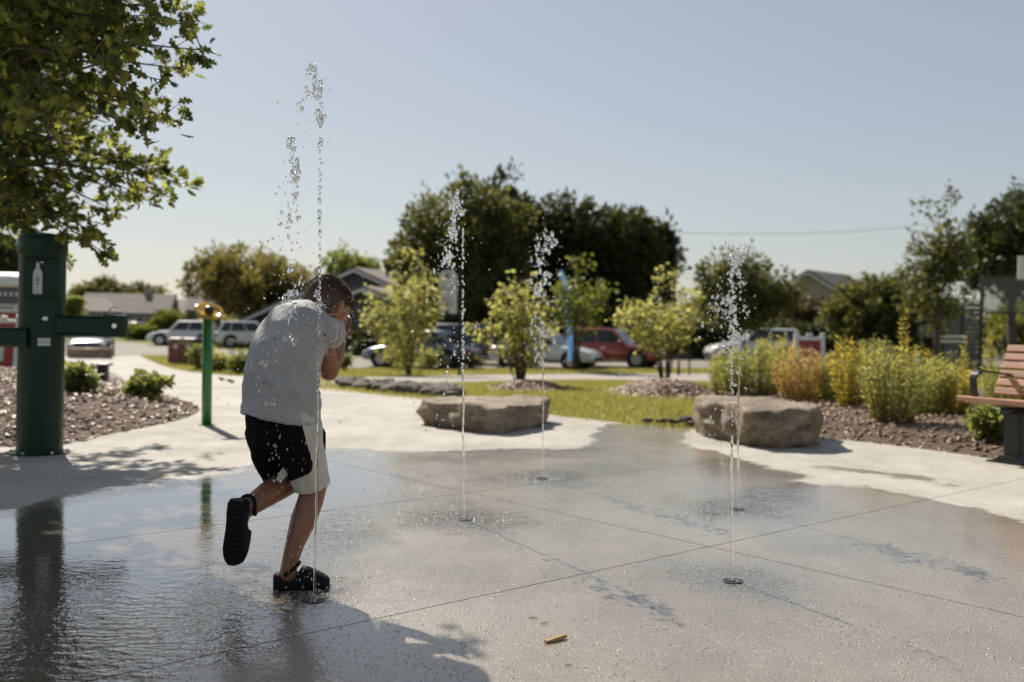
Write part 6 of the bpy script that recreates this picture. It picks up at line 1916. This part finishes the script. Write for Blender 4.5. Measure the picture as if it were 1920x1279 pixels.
def jet(label, noz, top, solid, chain_sz, crown, falls, seed, mist=60, splash=60, spread=.05, lab_n='', cr_sz=.010, depth_jit=.05):
    rng = np.random.default_rng(seed)
    b = gp(*noz); d = b.y
    t = thing('water_jet', label, 'water jet', (b.x, b.y, 0), 0, 'water jets of the splash pad')
    o = np.array(t.location)
    # continuous stream
    pts, rad = [], []
    for k in range(40):
        u = k / 39
        py = noz[1] + (solid[1] - noz[1]) * u; px = noz[0] + (solid[0] - noz[0]) * u
        q = np.array(at(px, py, d)); q[0] += .0016 * math.sin(17 * u + seed) + rng.normal(0, .0006)
        q[2] = max(q[2], 0.003)
        pts.append(tuple(q - o)); rad.append((.0036 + .0014 * u) * (1 + .30 * math.sin(31 * u * (1 + u)) * u + rng.normal(0, .06)))
    MB().tube(pts, rad, 8).build('stream', M_WATER, t, True)
    C, S3 = [], []
    def drop(p, s, el=1.3):
        C.append(np.array(p) - o); S3.append((s * rng.uniform(.7, 1.1), s * rng.uniform(.7, 1.1), s * el * rng.uniform(.8, 1.3)))
    # rising chain of drops
    L = np.hypot(top[0] - solid[0], top[1] - solid[1]); n = int(L / (chain_sz * 2.3 * F_PX / d))
    for k in range(n):
        u = (k + rng.uniform(-.2, .3)) / n
        px = solid[0] + (top[0] - solid[0]) * u; py = solid[1] + (top[1] - solid[1]) * u
        if rng.random() < .12: continue
        drop(at(px + rng.normal(0, .9), py, d + rng.normal(0, .006)), chain_sz * rng.uniform(.35, .85), rng.uniform(1.2, 2.2))
        if rng.random() < .25: drop(at(px + rng.normal(0, 6), py + rng.normal(0, 6), d + rng.normal(0, .02)), chain_sz * rng.uniform(.2, .45), 1.2)
    # tumbling crown and the falling veils: polylines with spread (px), number and size
    for path, num, sp, sz in crown + falls:
        path = np.array(path, float); seg = np.r_[0, np.cumsum(np.hypot(*np.diff(path, axis=0).T))]
        for k in range(int(num * 1.5)):
            s = rng.random() * seg[-1]
            x = np.interp(s, seg, path[:, 0]); y = np.interp(s, seg, path[:, 1])
            dist_ = abs(rng.normal(0, 1))
            drop(at(x + rng.normal(0, sp), y + rng.normal(0, sp), d + rng.normal(0, depth_jit)), sz * (.16 + .75 * rng.random() ** 2.2), rng.uniform(1.1, 2.2))
    allp = np.array([p for path, *_ in crown + falls for p in path], float)
    for k in range(mist):
        q = allp[rng.integers(len(allp))]
        drop(at(q[0] + rng.normal(-6, 20), q[1] + rng.normal(25, 40), d + rng.normal(0, .12)), rng.uniform(.0012, .0042), 1.2)
    me = drops_mesh('droplets', C, S3, rng); dm = link_mesh('droplets', me, M_WATER, t, True); dm['kind'] = 'stuff'
    # splash on the concrete
    C2, S2 = [], []
    for k in range(splash):
        a = rng.uniform(0, 6.28); r = abs(rng.normal(0, spread * 3.2)); h = abs(rng.normal(0, .02)) * (1 if r < .2 else .4)
        s = rng.uniform(.0012, .004)
        C2.append((math.cos(a) * r, math.sin(a) * r, s * .6 + h)); S2.append((s, s, s * 1.2))
    sm_ = link_mesh('splash_drops', drops_mesh('splash_drops', C2, S2, rng), M_WATER, t, True); sm_['kind'] = 'stuff'
    return t
def nozzle(label, px, py):
    p = gp(px, py)
    t = thing('jet_nozzle', label, 'nozzle', (p.x, p.y, 0), 0, 'floor nozzles of the splash pad')
    MB().lathe([(.040, .0005), (.041, .003), (.036, .004), (.030, .003), (.016, .002), (.015, .0005)], 28).build('ring', M_NOZ, t)
    MB().lathe([(.012, .0005), (.012, .003), (.006, .004), (.001, .004)], 16).build('cap', M_NOZ, t)
    for k in range(6):
        a = 2 * math.pi * k / 6; MB().cyl((.033 * math.cos(a), .033 * math.sin(a), .003), (.033 * math.cos(a), .033 * math.sin(a), .005), .003, n=6).build('bolt', M_NOZ, t)
jet('tallest water jet, rising past the boy into the sky', (588, 1124), (601, 250), (598, 735), .0095,
    [([(570, 180), (578, 150), (583, 126), (592, 150), (598, 190)], 46, 4.5, .010), ([(590, 178), (570, 185), (562, 215)], 16, 4, .008), ([(586, 222), (600, 218), (606, 232)], 16, 5, .012)],
    [([(546, 262), (549, 290), (556, 320), (552, 345), (556, 330)], 36, 4, .011), ([(554, 345), (552, 375), (546, 400), (538, 425)], 20, 5, .008), ([(524, 385), (530, 400), (540, 430), (530, 470)], 14, 8, .007), ([(520, 480), (545, 510), (555, 545), (540, 590)], 22, 14, .008), ([(596, 540), (598, 570), (604, 590)], 14, 3, .010)], 201, 110, 120)
jet('second water jet, in front of the dark trees, left of the notice board post', (870, 974), (868, 420), (868, 690), .0095,
    [([(862, 362), (855, 380), (850, 395)], 20, 4, .011), ([(868, 385), (852, 400), (848, 425), (843, 450)], 46, 7, .013), ([(845, 450), (845, 475), (832, 497)], 36, 7, .011)],
    [([(838, 500), (830, 560), (845, 640), (850, 720)], 46, 26, .008), ([(826, 690), (832, 740), (828, 790)], 10, 8, .008)], 202, 130, 70, depth_jit=.07)
jet('third and shortest water jet, in front of the middle shrub', (1017, 897), (1018, 600), (1019, 690), .0095,
    [([(1038, 452), (1020, 448), (1012, 470), (1014, 510), (1010, 545)], 100, 9, .014), ([(1012, 540), (1006, 590), (1018, 640)], 46, 9, .011)],
    [([(1015, 600), (1008, 650), (1010, 690)], 24, 8, .010), ([(1040, 480), (1050, 540), (1040, 620)], 16, 16, .006)], 203, 90, 60, depth_jit=.08)
jet('right-hand water jet with the wide splashing crown, behind the nearest nozzle', (1383, 955), (1384, 620), (1386, 690), .0085,
    [([(1362, 462), (1372, 475), (1378, 500), (1386, 480), (1394, 470)], 120, 6, .009), ([(1376, 500), (1374, 540), (1372, 590), (1376, 630)], 110, 8, .011), ([(1350, 540), (1345, 580), (1355, 560)], 24, 9, .009)],
    [([(1340, 520), (1335, 600), (1345, 680)], 26, 12, .009), ([(1396, 520), (1392, 600)], 16, 9, .009), ([(1345, 655), (1370, 640), (1395, 625)], 26, 5, .011)], 204, 110, 60, depth_jit=.08)
jet('nearest right-hand water jet, a thin broken stream over the dark ring nozzle', (1373, 1090), (1372, 640), (1372, 820), .0065,
    [([(1368, 640), (1372, 700), (1374, 760)], 20, 5, .007)], [([(1360, 700), (1352, 760), (1350, 850), (1345, 900)], 16, 12, .005)], 205, 40, 150, spread=.09)
for lab, px, py in [('floor nozzle at the foot of the boy under the tallest jet', 588, 1126), ('floor nozzle under the second jet in the middle of the pad', 870, 974), ('floor nozzle under the third jet near the flat boulder', 1017, 897), ('floor nozzle under the right-hand jet with the wide crown', 1383, 955), ('nearest floor nozzle, a dark ring on the right of the pad', 1374, 1090)]:
    nozzle(lab, px, py)
# spray flying round the boy
rng = np.random.default_rng(300)
C, S3 = [], []
def spray(n, cx, cy, sx, sy, dy, sdy, s0, s1, el=1.6):
    for _ in range(n):
        p = P(cx + rng.normal(0, sx), cy + rng.normal(0, sy), dy + rng.normal(0, sdy)); s = rng.uniform(s0, s1)
        if p.z < .02: continue
        C.append(np.array(p)); S3.append((s * .8, s * .8, s * el))
for cx, cy, n, s in [(545, 635, 12, .007), (547, 592, 8, .006), (500, 672, 9, .006), (505, 757, 10, .006), (482, 730, 6, .004), (530, 600, 7, .004), (520, 660, 7, .004), (515, 850, 8, .004), (520, 900, 7, .006), (535, 560, 12, .006), (548, 545, 8, .008), (568, 530, 6, .007)]:
    spray(n, cx, cy, 6, 9, -.26, .02, s * .4, s)
spray(110, 612, 600, 24, 24, -.06, .05, .001, .0026, 1.3)
spray(60, 622, 630, 14, 14, -.02, .03, .0015, .0032, 2.2)
spray(50, 690, 600, 18, 45, .1, .1, .001, .0024, 1.2)
spray(40, 640, 570, 18, 22, -.03, .04, .001, .002, 1.2)
spray(70, 545, 850, 40, 90, -.25, .08, .001, .0028, 2.2)
spray(60, 560, 1060, 40, 36, -.12, .08, .001, .003, 1.2)
spray(40, 500, 640, 50, 60, -.25, .1, .001, .0028, 2.0)
sp_me = drops_mesh('spray_drops', np.array(C) - np.array(BO), S3, rng)
so = link_mesh('spray_drops', sp_me, M_WATER, None, True); so.location = BO
setp(so, 'flying water drops splashing round the boy', 'water drops', kind='stuff')
# a fallen clump splashing open on the pad
sp0 = gp(1335, 962); C, S3 = [], []
for k in range(90):
    a = rng.uniform(0, 6.28); r = abs(rng.normal(0, .05)); h = max(0, .06 - r * .6) * rng.random() ** .7 + .004
    s = rng.uniform(.002, .008) * (1 if r < .06 else .6)
    C.append((math.cos(a) * r * 1.5, math.sin(a) * r, h)); S3.append((s, s, s * 1.3))
o = link_mesh('water_splash', drops_mesh('water_splash', C, S3, rng), M_WATER, None, True); o.location = (sp0.x, sp0.y, 0)
setp(o, 'small white splash on the wet concrete left of the wide-crowned jet', 'splash', kind='stuff')
